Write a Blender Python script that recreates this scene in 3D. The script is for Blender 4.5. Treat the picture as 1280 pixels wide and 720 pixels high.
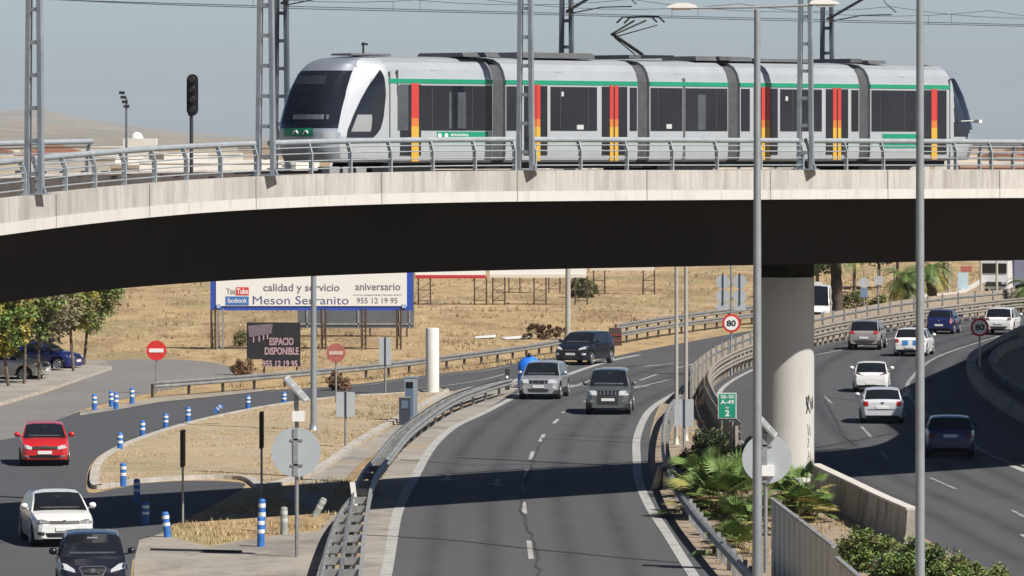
import bpy, bmesh, math, random
from mathutils import Vector, Matrix
from mathutils.bvhtree import BVHTree
R = math.radians
rnd = random.Random(7)
for o in list(bpy.data.objects): bpy.data.objects.remove(o)
SC = bpy.context.scene
COL = SC.collection

# ------------------------------------------------------------------ camera, sky, sun, exposure
F = 6800.0      # focal length in pixels of the 1280 px wide photograph
H = 11.5        # height of the eye above the road
HY = 178.0      # image row of the horizon
cam = bpy.data.cameras.new('camera'); camo = bpy.data.objects.new('camera', cam); COL.objects.link(camo)
cam.sensor_width = 36.0; cam.lens = 36.0*F/1280
cam.shift_y = -(360-HY)/1280
cam.clip_start = 1.0; cam.clip_end = 40000
camo.location = (0, 0, H); camo.rotation_euler = (R(90), 0, 0)
SC.camera = camo

SUN_EL, SUN_AZ = 48.5, (0.77, -0.64)          # horizontal direction TOWARDS the sun
world = bpy.data.worlds.new('World'); SC.world = world; world.use_nodes = True
nt = world.node_tree; bg = nt.nodes['Background']
sky = nt.nodes.new('ShaderNodeTexSky'); sky.sky_type = 'NISHITA'; sky.sun_disc = False
sky.sun_elevation = R(SUN_EL); sky.sun_rotation = math.atan2(SUN_AZ[0], SUN_AZ[1])
sky.air_density = 1.0; sky.dust_density = 1.0; sky.ozone_density = 2.5; sky.altitude = 20
hsv = nt.nodes.new('ShaderNodeMixRGB'); hsv.blend_type = 'MULTIPLY'; hsv.inputs[0].default_value = 1
hsv.inputs[2].default_value = (0.845, 0.97, 1.24, 1)
nt.links.new(sky.outputs[0], hsv.inputs[1])
tcw = nt.nodes.new('ShaderNodeTexCoord'); sxyz = nt.nodes.new('ShaderNodeSeparateXYZ'); nt.links.new(tcw.outputs['Generated'], sxyz.inputs[0])
mrw = nt.nodes.new('ShaderNodeMapRange'); mrw.inputs[1].default_value = 0.02; mrw.inputs[2].default_value = 0.24; mrw.inputs[3].default_value = 1.42; mrw.inputs[4].default_value = .36   # bright dusty band low over the horizon
nt.links.new(sxyz.outputs[2], mrw.inputs[0]); mulw = nt.nodes.new('ShaderNodeVectorMath'); mulw.operation = 'SCALE'
nt.links.new(hsv.outputs[0], mulw.inputs[0]); nt.links.new(mrw.outputs[0], mulw.inputs['Scale']); nt.links.new(mulw.outputs[0], bg.inputs[0])
bg.inputs[1].default_value = 0.06
sl = bpy.data.lights.new('sun', 'SUN'); sl.energy = 5.0; sl.angle = R(0.5); sl.color = (1.0, 0.95, 0.88)
so = bpy.data.objects.new('sun', sl); COL.objects.link(so)
sd = Vector((SUN_AZ[0]*math.cos(R(SUN_EL)), SUN_AZ[1]*math.cos(R(SUN_EL)), math.sin(R(SUN_EL))))
so.rotation_euler = sd.to_track_quat('Z', 'Y').to_euler(); so.location = (60, -40, 90)
SC.view_settings.view_transform = 'Standard'; SC.view_settings.look = 'None'
SC.view_settings.gamma = 1.0; SC.view_settings.exposure = 0.4
SC.render.engine = 'CYCLES'
SC.render.resolution_x = 1024; SC.render.resolution_y = 576

def G(px, py, z=0.0):                          # the point of the ground plane seen at a pixel of the photograph
    d = H*F/(py-HY); return Vector(((px-640)/F*d, d, z))
def PD(px, d, z=0.0): return Vector(((px-640)/F*d, d, z))

# ------------------------------------------------------------------ materials
MATS = {}
def M(name, col=(.5,.5,.5), rough=.6, metal=0.0, var=0.0, vs=1.5, bump=0.0, bs=20.0, col2=None, island=0.0, coat=0.0, detail=6.0, spec=None):
    if name in MATS: return MATS[name]
    m = bpy.data.materials.new(name); m.use_nodes = True; t = m.node_tree; N = t.nodes; b = N['Principled BSDF']
    b.inputs['Roughness'].default_value = rough; b.inputs['Metallic'].default_value = metal
    if spec is not None: b.inputs['Specular IOR Level'].default_value = spec
    if coat: b.inputs['Coat Weight'].default_value = coat; b.inputs['Coat Roughness'].default_value = .05
    c4 = (*col, 1)
    b.inputs['Base Color'].default_value = c4
    tc = N.new('ShaderNodeTexCoord')
    if var or col2:
        no = N.new('ShaderNodeTexNoise'); no.inputs['Scale'].default_value = vs; no.inputs['Detail'].default_value = detail; no.inputs['Roughness'].default_value = .65
        t.links.new(tc.outputs['Object'], no.inputs['Vector'])
        ramp = N.new('ShaderNodeValToRGB'); ramp.color_ramp.elements[0].position = .32; ramp.color_ramp.elements[1].position = .68
        a = col2 if col2 else tuple(max(0, c*(1-var)) for c in col); d = col if col2 else tuple(min(1, c*(1+var)) for c in col)
        ramp.color_ramp.elements[0].color = (*a, 1); ramp.color_ramp.elements[1].color = (*d, 1)
        t.links.new(no.outputs[0], ramp.inputs[0]); out = ramp.outputs[0]
        t.links.new(out, b.inputs['Base Color'])
    if island:
        ge = N.new('ShaderNodeNewGeometry'); hs = N.new('ShaderNodeHueSaturation')
        mr = N.new('ShaderNodeMapRange'); mr.inputs[3].default_value = 1-island; mr.inputs[4].default_value = 1+island
        t.links.new(ge.outputs['Random Per Island'], mr.inputs[0]); t.links.new(mr.outputs[0], hs.inputs['Value'])
        mh = N.new('ShaderNodeMapRange'); mh.inputs[3].default_value = .5-island*.06; mh.inputs[4].default_value = .5+island*.06
        t.links.new(ge.outputs['Random Per Island'], mh.inputs[0]); t.links.new(mh.outputs[0], hs.inputs['Hue'])
        src = b.inputs['Base Color'].links
        if src: t.links.new(src[0].from_socket, hs.inputs['Color'])
        else: hs.inputs['Color'].default_value = c4
        t.links.new(hs.outputs[0], b.inputs['Base Color'])
    if bump:
        n2 = N.new('ShaderNodeTexNoise'); n2.inputs['Scale'].default_value = bs; n2.inputs['Detail'].default_value = 4
        t.links.new(tc.outputs['Object'], n2.inputs['Vector'])
        bp = N.new('ShaderNodeBump'); bp.inputs['Strength'].default_value = bump; bp.inputs['Distance'].default_value = .02
        t.links.new(n2.outputs[0], bp.inputs['Height']); t.links.new(bp.outputs[0], b.inputs['Normal'])
    MATS[name] = m; return m

def layered(name, layers, base, rough=.85, bump=.4, bs=14.0, stretch=None):
    """base colour plus noise layers: (scale, lo, hi, colour, strength, (sx,sy,sz))"""
    if name in MATS: return MATS[name]
    m = bpy.data.materials.new(name); m.use_nodes = True; t = m.node_tree; N = t.nodes; b = N['Principled BSDF']
    b.inputs['Roughness'].default_value = rough
    tc = N.new('ShaderNodeTexCoord'); cur = None
    for i, (sc, lo, hi, col, st, sv) in enumerate(layers):
        mp = N.new('ShaderNodeMapping'); mp.inputs['Scale'].default_value = sv; mp.inputs['Location'].default_value = (i*13.7, i*7.1, i*3.3)
        t.links.new(tc.outputs['Object'], mp.inputs[0])
        no = N.new('ShaderNodeTexNoise'); no.inputs['Scale'].default_value = sc; no.inputs['Detail'].default_value = 7; no.inputs['Roughness'].default_value = .62
        t.links.new(mp.outputs[0], no.inputs['Vector'])
        mr = N.new('ShaderNodeMapRange'); mr.inputs[1].default_value = lo; mr.inputs[2].default_value = hi; mr.inputs[4].default_value = st
        t.links.new(no.outputs[0], mr.inputs[0])
        mx = N.new('ShaderNodeMixRGB'); t.links.new(mr.outputs[0], mx.inputs[0]); mx.inputs[2].default_value = (*col, 1)
        if cur is None: mx.inputs[1].default_value = (*base, 1)
        else: t.links.new(cur, mx.inputs[1])
        cur = mx.outputs[0]
    t.links.new(cur, b.inputs['Base Color'])
    n2 = N.new('ShaderNodeTexNoise'); n2.inputs['Scale'].default_value = bs; n2.inputs['Detail'].default_value = 5
    t.links.new(tc.outputs['Object'], n2.inputs['Vector'])
    bp = N.new('ShaderNodeBump'); bp.inputs['Strength'].default_value = bump; bp.inputs['Distance'].default_value = .05
    t.links.new(n2.outputs[0], bp.inputs['Height']); t.links.new(bp.outputs[0], b.inputs['Normal'])
    MATS[name] = m; return m

U = (1, 1, 1)
m_grass = layered('dry_grass_ground', [(.05, .42, .58, (.42,.30,.145), .8, (1,.2,1)), (.16, .47, .6, (.46,.345,.195), .8, (1,.16,1)), (.22, .50, .61, (.185,.115,.055), .8, (1,.2,1)),
    (.08, .54, .63, (.20,.18,.075), .75, (1,.25,1)), (.7, .50, .62, (.22,.14,.07), .65, (1,.25,1)), (2.2, .42, .66, (.44,.33,.19), .55, (1,.4,1)), (6, .5, .7, (.15,.095,.05), .5, (1,.5,1))], (.35,.25,.125), .95, .8, 9)
m_island = layered('island_soil', [(.16, .44, .6, (.40,.31,.20), .9, U), (.3, .5, .62, (.30,.255,.20), .85, (.7,1,1)), (.12, .55, .66, (.20,.185,.085), .7, U), (1.1, .52, .66, (.22,.16,.10), .6, U), (3, .42, .7, (.46,.37,.25), .6, U), (8, .5, .7, (.16,.115,.075), .5, U)], (.35,.27,.165), .95, .8, 9)
m_soil = layered('dry_soil', [(.4, .4, .7, (.33,.265,.19), .8, U), (2.5, .5, .75, (.15,.115,.085), .6, U), (9, .5, .7, (.45,.36,.26), .5, U)], (.25,.195,.14), .95, .8, 9)
m_asph = layered('asphalt', [(.10, .35, .7, (.080,.081,.084), .8, (1,.12,1)), (.6, .45, .75, (.10,.10,.10), .5, (1,.1,1)), (1.3, .58, .7, (.05,.05,.052), .55, (1,.3,1)), (40, .35, .7, (.095,.096,.1), .5, U)], (.064,.065,.069), .8, .25, 60)
m_asph_dark = layered('dark_asphalt', [(.1, .35, .7, (.075,.078,.083), .8, (1,.25,1)), (.8, .5, .8, (.10,.1,.1), .45, U), (40, .35, .7, (.09,.09,.095), .5, U)], (.058,.061,.067), .8, .25, 60)
m_asph_pale = layered('pale_asphalt', [(.1, .35, .7, (.21,.20,.19), .8, U), (.8, .5, .75, (.12,.115,.11), .6, U), (30, .35, .7, (.2,.19,.18), .5, U)], (.16,.152,.145), .9, .25, 50)
m_conc = layered('concrete_ground', [(.25, .42, .6, (.36,.325,.275), .85, U), (.5, .52, .62, (.16,.15,.14), .75, (1,.6,1)), (.13, .54, .64, (.33,.26,.175), .8, U), (1.6, .55, .66, (.15,.14,.125), .6, U), (5, .5, .75, (.38,.33,.27), .4, U), (30, .4, .7, (.2,.18,.16), .4, U)], (.26,.238,.21), .9, .3, 30)
m_pier = layered('pier_concrete', [(.3, .4, .7, (.56,.545,.51), .6, U), (1.2, .5, .75, (.36,.345,.32), .5, (1,1,.2)), (14, .5, .75, (.42,.40,.38), .4, U)], (.50,.487,.455), .85, .15, 30)
m_fascia = layered('fascia_concrete', [(.5, .4, .7, (.55,.53,.495), .6, U), (.35, .45, .62, (.33,.315,.29), .6, U), (4.0, .48, .66, (.27,.255,.235), .6, (1,1,.05)), (1.1, .52, .68, (.26,.24,.215), .7, (1,1,.12)), (6, .55, .7, (.3,.27,.24), .6, (1,1,.10)), (12, .5, .75, (.4,.35,.3), .4, U)], (.475,.455,.425), .85, .2, 25)
m_fascia2 = layered('fascia_concrete_clean', [(.6, .4, .7, (.62,.60,.56), .6, U), (3.0, .52, .68, (.38,.36,.33), .5, (1,1,.1)), (12, .5, .75, (.45,.42,.39), .4, U)], (.56,.54,.505), .85, .2, 25)
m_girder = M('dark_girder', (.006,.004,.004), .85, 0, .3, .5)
m_white_paint = layered('road_paint', [(1.2, .48, .7, (.2,.19,.18), .75, U), (9, .5, .7, (.18,.17,.16), .6, U)], (.38,.375,.36), .8, .1, 50)
m_worn_paint = layered('worn_road_paint', [(1.6, .4, .6, (.13,.13,.13), .85, U), (9, .45, .65, (.1,.1,.1), .7, U)], (.40,.39,.37), .8, .1, 50)
m_yellow_paint = layered('worn_yellow_paint', [(1.0, .4, .6, (.1,.1,.095), .9, U), (7, .45, .65, (.1,.1,.09), .7, U)], (.24,.20,.09), .8, .1, 50)
m_kerb = M('kerb_stone', (.40,.37,.33), .85, 0, .25, 1.5, .2)
m_galv = M('galvanised_steel', (.34,.345,.34), .5, .55, .25, 2.5, 0)
m_galv_d = M('dull_galvanised_steel', (.30,.31,.31), .6, .4, .3, 2.5, 0)
m_rail = M('railing_paint', (.33,.365,.39), .5, .2, .14, 3)
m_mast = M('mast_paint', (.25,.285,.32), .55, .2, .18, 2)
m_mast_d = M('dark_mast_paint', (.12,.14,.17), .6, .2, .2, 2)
m_pole = M('lamp_pole_steel', (.30,.335,.36), .5, .35, .12, 1.5)
m_black = M('black_plastic', (.012,.012,.014), .5, 0, .3, 5)
m_rubber = M('rubber', (.018,.018,.018), .85, 0, .3, 8)
m_wire = M('wire', (.05,.055,.06), .6, .3, .1, 3)
m_rust = M('rusty_steel', (.075,.048,.035), .85, .2, .4, 3)
m_white = M('white_enamel', (.78,.78,.76), .4, 0, .05, 2)
m_signback = M('sign_back', (.50,.54,.56), .5, .35, .06, 1.5)
m_red = M('sign_red', (.62,.035,.03), .45, 0, .08, 3)
m_red_faded = M('faded_sign_red', (.36,.11,.09), .7, 0, .15, 6)
m_pink_faded = M('faded_sign_white', (.55,.42,.36), .7, 0, .1, 6)
m_blue_b = M('bollard_blue', (.028,.14,.42), .5, 0, .2, 5)
m_bluegrey = M('bollard_grey', (.26,.28,.27), .7, 0, .25, 5)
m_bark = M('bark', (.13,.10,.075), .95, 0, .4, 6, .6, 15)
m_glass = M('dark_glass', (.012,.014,.018), .06, 0, .2, .7, spec=.6)

# ------------------------------------------------------------------ object helpers
def obj(name, me, parent=None):
    o = bpy.data.objects.new(name, me); COL.objects.link(o)
    if parent is not None: o.parent = parent
    return o
def tag(o, label=None, cat=None, group=None, kind=None):
    if label: o['label'] = label
    if cat: o['category'] = cat
    if group: o['group'] = group
    if kind: o['kind'] = kind
    return o
def thing(name, label, cat, loc=(0,0,0), yaw=0.0, group=None):
    o = bpy.data.objects.new(name, None); COL.objects.link(o); o.empty_display_size = .3
    o.location = loc; o.rotation_euler = (0, 0, yaw); return tag(o, label, cat, group)

class MB:
    def __init__(s): s.v = []; s.f = []; s.mi = []; s.sm = []
    def add(s, vs, fs, mi=0, smooth=False):
        b = len(s.v); s.v += [Vector(p) for p in vs]
        for f in fs: s.f.append([b+i for i in f]); s.mi.append(mi); s.sm.append(smooth)
        return s
    def box(s, c, size, rz=0.0, mi=0, top=None):
        hx, hy, hz = size[0]/2, size[1]/2, size[2]/2; tx, ty = (top if top else (1, 1))
        q = [(-hx,-hy,-hz),(hx,-hy,-hz),(hx,hy,-hz),(-hx,hy,-hz),(-hx*tx,-hy*ty,hz),(hx*tx,-hy*ty,hz),(hx*tx,hy*ty,hz),(-hx*tx,hy*ty,hz)]
        ca, sa = math.cos(rz), math.sin(rz); c = Vector(c)
        return s.add([(c.x+x*ca-y*sa, c.y+x*sa+y*ca, c.z+z) for x, y, z in q], [(0,3,2,1),(4,5,6,7),(0,1,5,4),(1,2,6,5),(2,3,7,6),(3,0,4,7)], mi)
    def bar(s, p, q, w, h=None, mi=0, up=(0,0,1)):
        p, q = Vector(p), Vector(q); h = h or w; d = (q-p).normalized(); upv = Vector(up)
        if abs(d.dot(upv)) > .95: upv = Vector((0,1,0)) if abs(d.y) < .9 else Vector((1,0,0))
        a = d.cross(upv).normalized(); b = a.cross(d)
        vs = [e + a*(i*w/2) + b*(j*h/2) for e in (p, q) for i, j in ((-1,-1),(1,-1),(1,1),(-1,1))]
        return s.add(vs, [(3,2,1,0),(4,5,6,7),(0,1,5,4),(1,2,6,5),(2,3,7,6),(3,0,4,7)], mi)
    def tube(s, pts, r, n=8, mi=0, cap=True, r2=None, smooth=True):
        pts = [Vector(p) for p in pts]; k = len(pts); rings = []
        for i, p in enumerate(pts):
            d = (pts[min(i+1, k-1)]-pts[max(i-1, 0)]).normalized()
            up = Vector((0,0,1)) if abs(d.z) < .9 else Vector((0,1,0))
            a = d.cross(up).normalized(); b = a.cross(d)
            rr = r if not isinstance(r, (list, tuple)) else r[i]
            if r2 is not None: rr = r + (r2-r)*i/(k-1)
            rings.append([p + a*(rr*math.cos(t*2*math.pi/n)) + b*(rr*math.sin(t*2*math.pi/n)) for t in range(n)])
        vs = [q for ring in rings for q in ring]; fs = []
        for i in range(k-1):
            for t in range(n): fs.append((i*n+t, i*n+(t+1)%n, (i+1)*n+(t+1)%n, (i+1)*n+t))
        s.add(vs, fs, mi, smooth)
        if cap: s.add(rings[0], [tuple(reversed(range(n)))], mi); s.add(rings[-1], [tuple(range(n))], mi)
        return s
    def lathe(s, c, prof, n=16, mi=0, axis='z', smooth=True):
        c = Vector(c); vs = []; fs = []
        for r, h in prof:
            for t in range(n):
                a = t*2*math.pi/n; x, y = r*math.cos(a), r*math.sin(a)
                vs.append(c + (Vector((x,y,h)) if axis == 'z' else Vector((y,h,x)) if axis == 'y' else Vector((h,x,y))))
        k = len(prof)
        for i in range(k-1):
            for t in range(n): fs.append((i*n+t, i*n+(t+1)%n, (i+1)*n+(t+1)%n, (i+1)*n+t))
        s.add(vs, fs, mi, smooth)
        s.add(vs[:n], [tuple(reversed(range(n)))], mi); s.add(vs[-n:], [tuple(range(n))], mi); return s
    def prism(s, poly, y0, y1, mi=0, plane='xz'):
        n = len(poly); P = lambda a, b, y: (a, y, b) if plane == 'xz' else ((y, a, b) if plane == 'yz' else (a, b, y))
        vs = [P(a, b, y0) for a, b in poly] + [P(a, b, y1) for a, b in poly]
        fs = [tuple(range(n)), tuple(reversed(range(n, 2*n)))] + [(i, i+n, (i+1) % n+n, (i+1) % n) for i in range(n)]
        return s.add(vs, fs, mi)
    def build(s, name, mats, parent=None, world=False, rel=None, auto=False):
        me = bpy.data.meshes.new(name); off = Vector((0,0,0))
        if world and parent is not None:
            q = parent
            while q is not None: off = off + Vector(q.location); q = q.parent
        if rel is not None: off = Vector(rel)
        me.from_pydata([tuple(p-off) for p in s.v], [], s.f)
        for m in (mats if isinstance(mats, (list, tuple)) else [mats]): me.materials.append(m)
        me.polygons.foreach_set('material_index', s.mi); me.polygons.foreach_set('use_smooth', s.sm)
        bm = bmesh.new(); bm.from_mesh(me); bmesh.ops.recalc_face_normals(bm, faces=bm.faces); bm.to_mesh(me); bm.free()
        me.update(); o = obj(name, me, parent)
        if rel is not None and parent is None: o.location = off
        return o

def disc_y(mb, c, r, t, n=28, mi=0):            # a round plate facing -Y
    return mb.lathe(c, [(r, -t/2), (r, t/2)], n, mi, 'y', smooth=False)

def text(body, x0, x1, z0, z1, y, mat, parent, name='lettering', bold=.0, mb_only=False, flip=False):
    """flat lettering standing in the XZ plane, facing -Y, fitted to a box (parent's local space)"""
    cu = bpy.data.curves.new('lettering_curve', 'FONT'); cu.body = body; cu.size = 1; cu.extrude = .02; cu.offset = bold; cu.resolution_u = 3
    tmp = bpy.data.objects.new('lettering_tmp', cu); COL.objects.link(tmp); bpy.context.view_layer.update()
    me = bpy.data.meshes.new_from_object(tmp.evaluated_get(bpy.context.evaluated_depsgraph_get()))
    bpy.data.objects.remove(tmp); bpy.data.curves.remove(cu)
    xs = [v.co.x for v in me.vertices]; ys = [v.co.y for v in me.vertices]
    ax, bx, ay, by = min(xs), max(xs), min(ys), max(ys)
    for v in me.vertices:
        u = (v.co.x-ax)/(bx-ax); w = (v.co.y-ay)/(by-ay)
        v.co = (x0+u*(x1-x0), y - v.co.z*.2, z0+w*(z1-z0))
    me.materials.clear(); me.materials.append(mat)
    return obj(name, me, parent)

def interp(tab, x):
    if x <= tab[0][0]: return tab[0][1]
    for (a, p), (b, q) in zip(tab, tab[1:]):
        if x <= b: return p+(q-p)*(x-a)/(b-a)
    return tab[-1][1]
def smooth_path(pts, n=8):
    pts = [Vector(p) for p in pts]; out = []
    for i in range(len(pts)-1):
        p0 = pts[max(i-1,0)]; p1 = pts[i]; p2 = pts[i+1]; p3 = pts[min(i+2,len(pts)-1)]
        for k in range(n):
            t = k/n; out.append(.5*((2*p1)+(-p0+p2)*t+(2*p0-5*p1+4*p2-p3)*t*t+(-p0+3*p1-3*p2+p3)*t**3))
    out.append(pts[-1]); return out
def resample(path, step):
    path = [Vector(p) for p in path]; out = [path[0].copy()]; acc = 0.0
    for a, b in zip(path, path[1:]):
        L = (b-a).length; pos = step-acc
        while pos <= L: out.append(a+(b-a)*(pos/L)); pos += step
        acc = (acc+L) % step if L > 0 else acc
    return out
# ------------------------------------------------------------------ ground and roads (kind = structure)
def ground_mesh():
    mb = MB()
    mb.add([(-9000,-200,0),(9000,-200,0),(9000,27000,0),(-9000,27000,0)], [(0,1,2,3)])
    return mb
tag(ground_mesh().build('ground', m_grass), kind='structure')
def sheet(name, pix, z, mat, sm=5, closed_smooth=False, pts=None):
    P = [G(x, y) for x, y in pix] if pts is None else [Vector((*p[:2], 0)) for p in pts]
    mb = MB(); mb.add([(p.x, p.y, z) for p in P], [tuple(range(len(P)))])
    return tag(mb.build(name, mat), kind='structure')
def SP(pix, n=6): return [(p.x, p.y) for p in smooth_path([G(x, y) for x, y in pix], n)]   # smoothed ground path of a pixel outline
def raised(name, outline, z0, h, mats, kerb_w=0.0):
    mb = MB(); n = len(outline)
    mb.add([(x, y, z0+h) for x, y in outline], [tuple(range(n))], 0)
    mb.add([(x, y, z0) for x, y in outline]+[(x, y, z0+h) for x, y in outline], [(i, (i+1) % n, (i+1) % n+n, i+n) for i in range(n)], 1)
    return tag(mb.build(name, mats), kind='structure')

m_asph_right = layered('right_asphalt', [(.10, .4, .6, (.072,.074,.079), .8, (1,.12,1)), (.6, .48, .68, (.085,.086,.09), .5, (1,.1,1)), (1.3, .58, .7, (.045,.046,.05), .55, (1,.3,1)), (40, .35, .7, (.085,.087,.092), .5, U)], (.057,.059,.065), .8, .25, 60)
# left road, ramp, side street
sheet('left_road', None, .004, m_asph_dark, pts=[tuple(G(x,y)[:2]) for x,y in [(-60,560),(20,545),(100,514)]]+SP([(100,514),(160,505),(230,497),(330,488),(430,482),(540,468),(600,462),(650,452),(700,446)])
      +[tuple(G(x,y)[:2]) for x,y in [(720,462),(660,482),(640,482)]]+SP([(600,486),(500,494),(420,499),(330,510),(240,528),(170,548),(130,566),(112,584),(108,606),(112,616),(130,614)])+SP([(176,604),(232,601),(288,602),(306,608),(262,634),(216,656),(196,672),(166,700)])
      +[tuple(G(x,y)[:2]) for x,y in [(160,740),(160,900),(-300,900)]])
sheet('side_street', None, .008, m_asph_pale, pts=SP([(120,451),(160,449.5),(200,449),(240,450.5),(270,454),(292,460),(299,465),(292,471),(250,480),(195,490),(150,500),(100,513)])+SP([(20,547),(-60,562)],1)+[tuple(G(x,y)[:2]) for x,y in [(-60,520),(0,508),(50,493),(95,478),(80,466)]])
mb = MB()
# main road (traffic towards the camera) and right carriageway
sheet('main_road', None, .012, m_asph, pts=[tuple(G(x,y)[:2]) for x,y in [(425,760),(455,690)]]+SP([(462,640),(480,596),(512,556),(560,520),(610,494),(648,478),(700,462),(780,443),(880,424),(960,410),(1020,403)])
      +[tuple(G(x,y)[:2]) for x,y in [(1060,412),(960,434)]]+SP([(905,455),(862,478),(830,500),(816,530),(812,560),(814,590),(826,620),(850,660),(885,705)])+[tuple(G(x,y)[:2]) for x,y in [(925,760)]])
sheet('right_road', None, .008, m_asph_right, pts=SP([(1500,790),(1255,722),(1140,664),(1075,628),(1020,600),(940,566),(905,535),(889,508),(887,492),(896,476),(918,462),(945,450),(985,438),(1040,424),(1140,405),(1220,393),(1290,384),(1400,376)])
      +SP([(1400,392),(1300,404),(1240,432),(1216,452),(1212,466),(1226,490),(1280,526),(1420,600)]) + [tuple(G(x,y)[:2]) for x,y in [(1700,680)]])
sheet('far_road', None, .004, m_asph_pale, pts=[tuple(G(x,y)[:2]) for x,y in [(1205,374),(1235,352),(1262,322),(1420,322),(1420,360),(1300,372)]])
# light concrete apron beside the attenuator, shoulders
sheet('concrete_apron', None, .016, m_conc, pts=[tuple(G(x,y)[:2]) for x,y in [(168,700),(174,676),(200,668),(260,684),(330,672),(398,664),(420,640),(415,700),(400,760),(165,760)]])
sheet('verge_slab', None, .016, m_conc, pts=SP([(400,640),(438,592),(470,566),(520,534),(575,508),(640,483),(652,479)])+SP([(640,476),(575,487),(535,508),(470,546),(410,582),(350,622)]))
sheet('road_shoulder', None, .017, m_conc, pts=SP([(420,760),(452,690),(462,640),(480,596),(512,556),(560,520),(610,494),(640,482)])+SP([(648,486),(610,511),(572,532),(546,553),(520,590),(500,630),(488,680),(470,760)]))
sheet('median_soil', None, .004, m_soil, pts=[tuple(G(x,y)[:2]) for x,y in [(925,780),(885,705),(850,660),(826,620),(814,590),(812,560),(816,530),(830,500),(862,478),(905,455),(890,480),(888,508),(905,535),(940,566),(1020,600),(1140,664),(1255,722),(1500,790)]])
sheet('right_verge', None, .006, m_soil, pts=[tuple(G(x,y)[:2]) for x,y in [(1420,600),(1280,526),(1226,490),(1212,466),(1216,452),(1240,432),(1300,404),(1500,400),(1700,600)]])
sheet('pavement_edge', None, .02, m_conc, pts=[tuple(G(x,y)[:2]) for x,y in [(100,515),(150,506),(200,496),(260,492),(330,487),(332,489),(260,497),(200,503),(150,512),(100,520)]])
# pavement with kerb at the far left
raised('parking_pavement', [tuple(G(x,y)[:2]) for x,y in [(-80,520),(0,507),(50,492),(96,477),(140,462),(128,452),(60,456),(-80,470)]], 0, .13, [m_conc, m_kerb])
# kerbed dry grass island
isl = SP([(560,489),(500,494),(420,499),(330,511),(240,530),(175,550),(137,567),(117,584),(112,602),(116,611),(132,611)])+SP([(176,604),(232,600),(300,600),(330,612),(400,590),(450,556),(500,526),(540,504),(562,493)])
mb = MB(); n = len(isl); cx = Vector((sum(p[0] for p in isl)/n, sum(p[1] for p in isl)/n))
inn = []
ISGN = 1 if sum(isl[i-1][0]*isl[i][1]-isl[i][0]*isl[i-1][1] for i in range(n)) > 0 else -1
for i,(x,y) in enumerate(isl):
    a = Vector(isl[i-1]); b = Vector(isl[(i+1) % n]); d = (b-a).normalized(); nr = Vector((-d.y, d.x)); 
    nr = nr*ISGN
    inn.append((x+nr.x*.3, y+nr.y*.3))
mb.add([(x,y,.0) for x,y in isl]+[(x,y,.14) for x,y in isl]+[(x,y,.14) for x,y in inn]+[(x,y,.05) for x,y in inn],
       [(i,(i+1)%n,(i+1)%n+n,i+n) for i in range(n)]+[(i+n,(i+1)%n+n,(i+1)%n+2*n,i+2*n) for i in range(n)]+[(i+2*n,(i+1)%n+2*n,(i+1)%n+3*n,i+3*n) for i in range(n)])
tag(mb.build('island_kerb', m_kerb), kind='structure')
mb = MB(); mb.add([(x,y,.11) for x,y in isl], [tuple(range(n))]); tag(mb.build('island_ground', m_island), kind='structure')
ISL = inn

# pale kerb round the verge on the inside of the right bend
def kerbline(name, pix, w, h, mat, rg_=None):
    path = resample(smooth_path([G(x, y) for x, y in pix], 8), 1.0); mb = MB(); vs = []
    for i, p in enumerate(path):
        d = (path[min(i+1, len(path)-1)]-path[max(i-1, 0)]).normalized(); n_ = Vector((-d.y, d.x, 0))
        for o, z in ((-w/2,0),(w/2,0),(w/2*.8,h),(-w/2*.8,h)): vs.append(p+n_*o+Vector((0,0,z)))
    mb.add(vs, [(i*4+k, i*4+(k+1) % 4, (i+1)*4+(k+1) % 4, (i+1)*4+k) for i in range(len(path)-1) for k in range(4)]); return tag(mb.build(name, mat), kind='structure')
kerbline('verge_kerb', [(1420,600),(1280,526),(1240,500),(1224,484),(1214,466),(1218,454),(1240,440),(1300,408)], .5, .55, m_conc)
kerbline('verge_kerb', [(1330,520),(1270,492),(1248,474),(1240,458),(1256,440),(1300,424)], .4, .45, m_conc)
# painted markings
def ribbon(name, pix, w, z, mat, dash=None, pts=None):
    path = smooth_path([G(x, y) for x, y in pix], 10) if pts is None else pts
    path = resample(path, .5); mb = MB(); acc = 0
    for i, (a, b) in enumerate(zip(path, path[1:])):
        if dash and (acc % (dash[0]+dash[1])) >= dash[0]: acc += .5; continue
        acc += .5
        d = (b-a).normalized(); d2 = (path[min(i+2, len(path)-1)]-b); d2 = d2.normalized() if d2.length > 0 else d
        n1 = Vector((-d.y, d.x, 0)); n2 = Vector((-d2.y, d2.x, 0)); h = w/2
        mb.add([(a.x-n1.x*h, a.y-n1.y*h, z), (a.x+n1.x*h, a.y+n1.y*h, z), (b.x+n2.x*h, b.y+n2.y*h, z), (b.x-n2.x*h, b.y-n2.y*h, z)], [(0,1,2,3)])
    return tag(mb.build(name, mat), kind='structure')
ribbon('road_marking_left_edge', [(466,790),(484,712),(497,642),(517,600),(540,560),(567,535),(602,518),(633,502),(655,491)], .32, .024, m_white_paint)
0 and ribbon('road_marking_yellow', [(511,760),(511,700),(515,650),(524,620)], .35, .0222, m_yellow_paint)
ribbon('road_marking_right_edge', [(905,780),(859,708),(834,668),(812,634),(799,603),(796,576),(797,545),(812,514),(841,494),(880,476),(915,459)], .3, .024, m_white_paint)
for seg in [((664,700),(661,676)),((656,643),(654,627)),((654,616),(655,606)),((657,596),(659,587)),((663,575),(666,565)),((675,553),(680,543)),((692,530),(698,524)),((703,517),(713,511)),((730,503),(742,498)),((758,490),(775,484)),((800,476),(822,468)),((845,461),(872,454)),((668,735),(670,760))]:
    ribbon('road_marking_dash', seg, .15, .024, m_white_paint)
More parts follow.
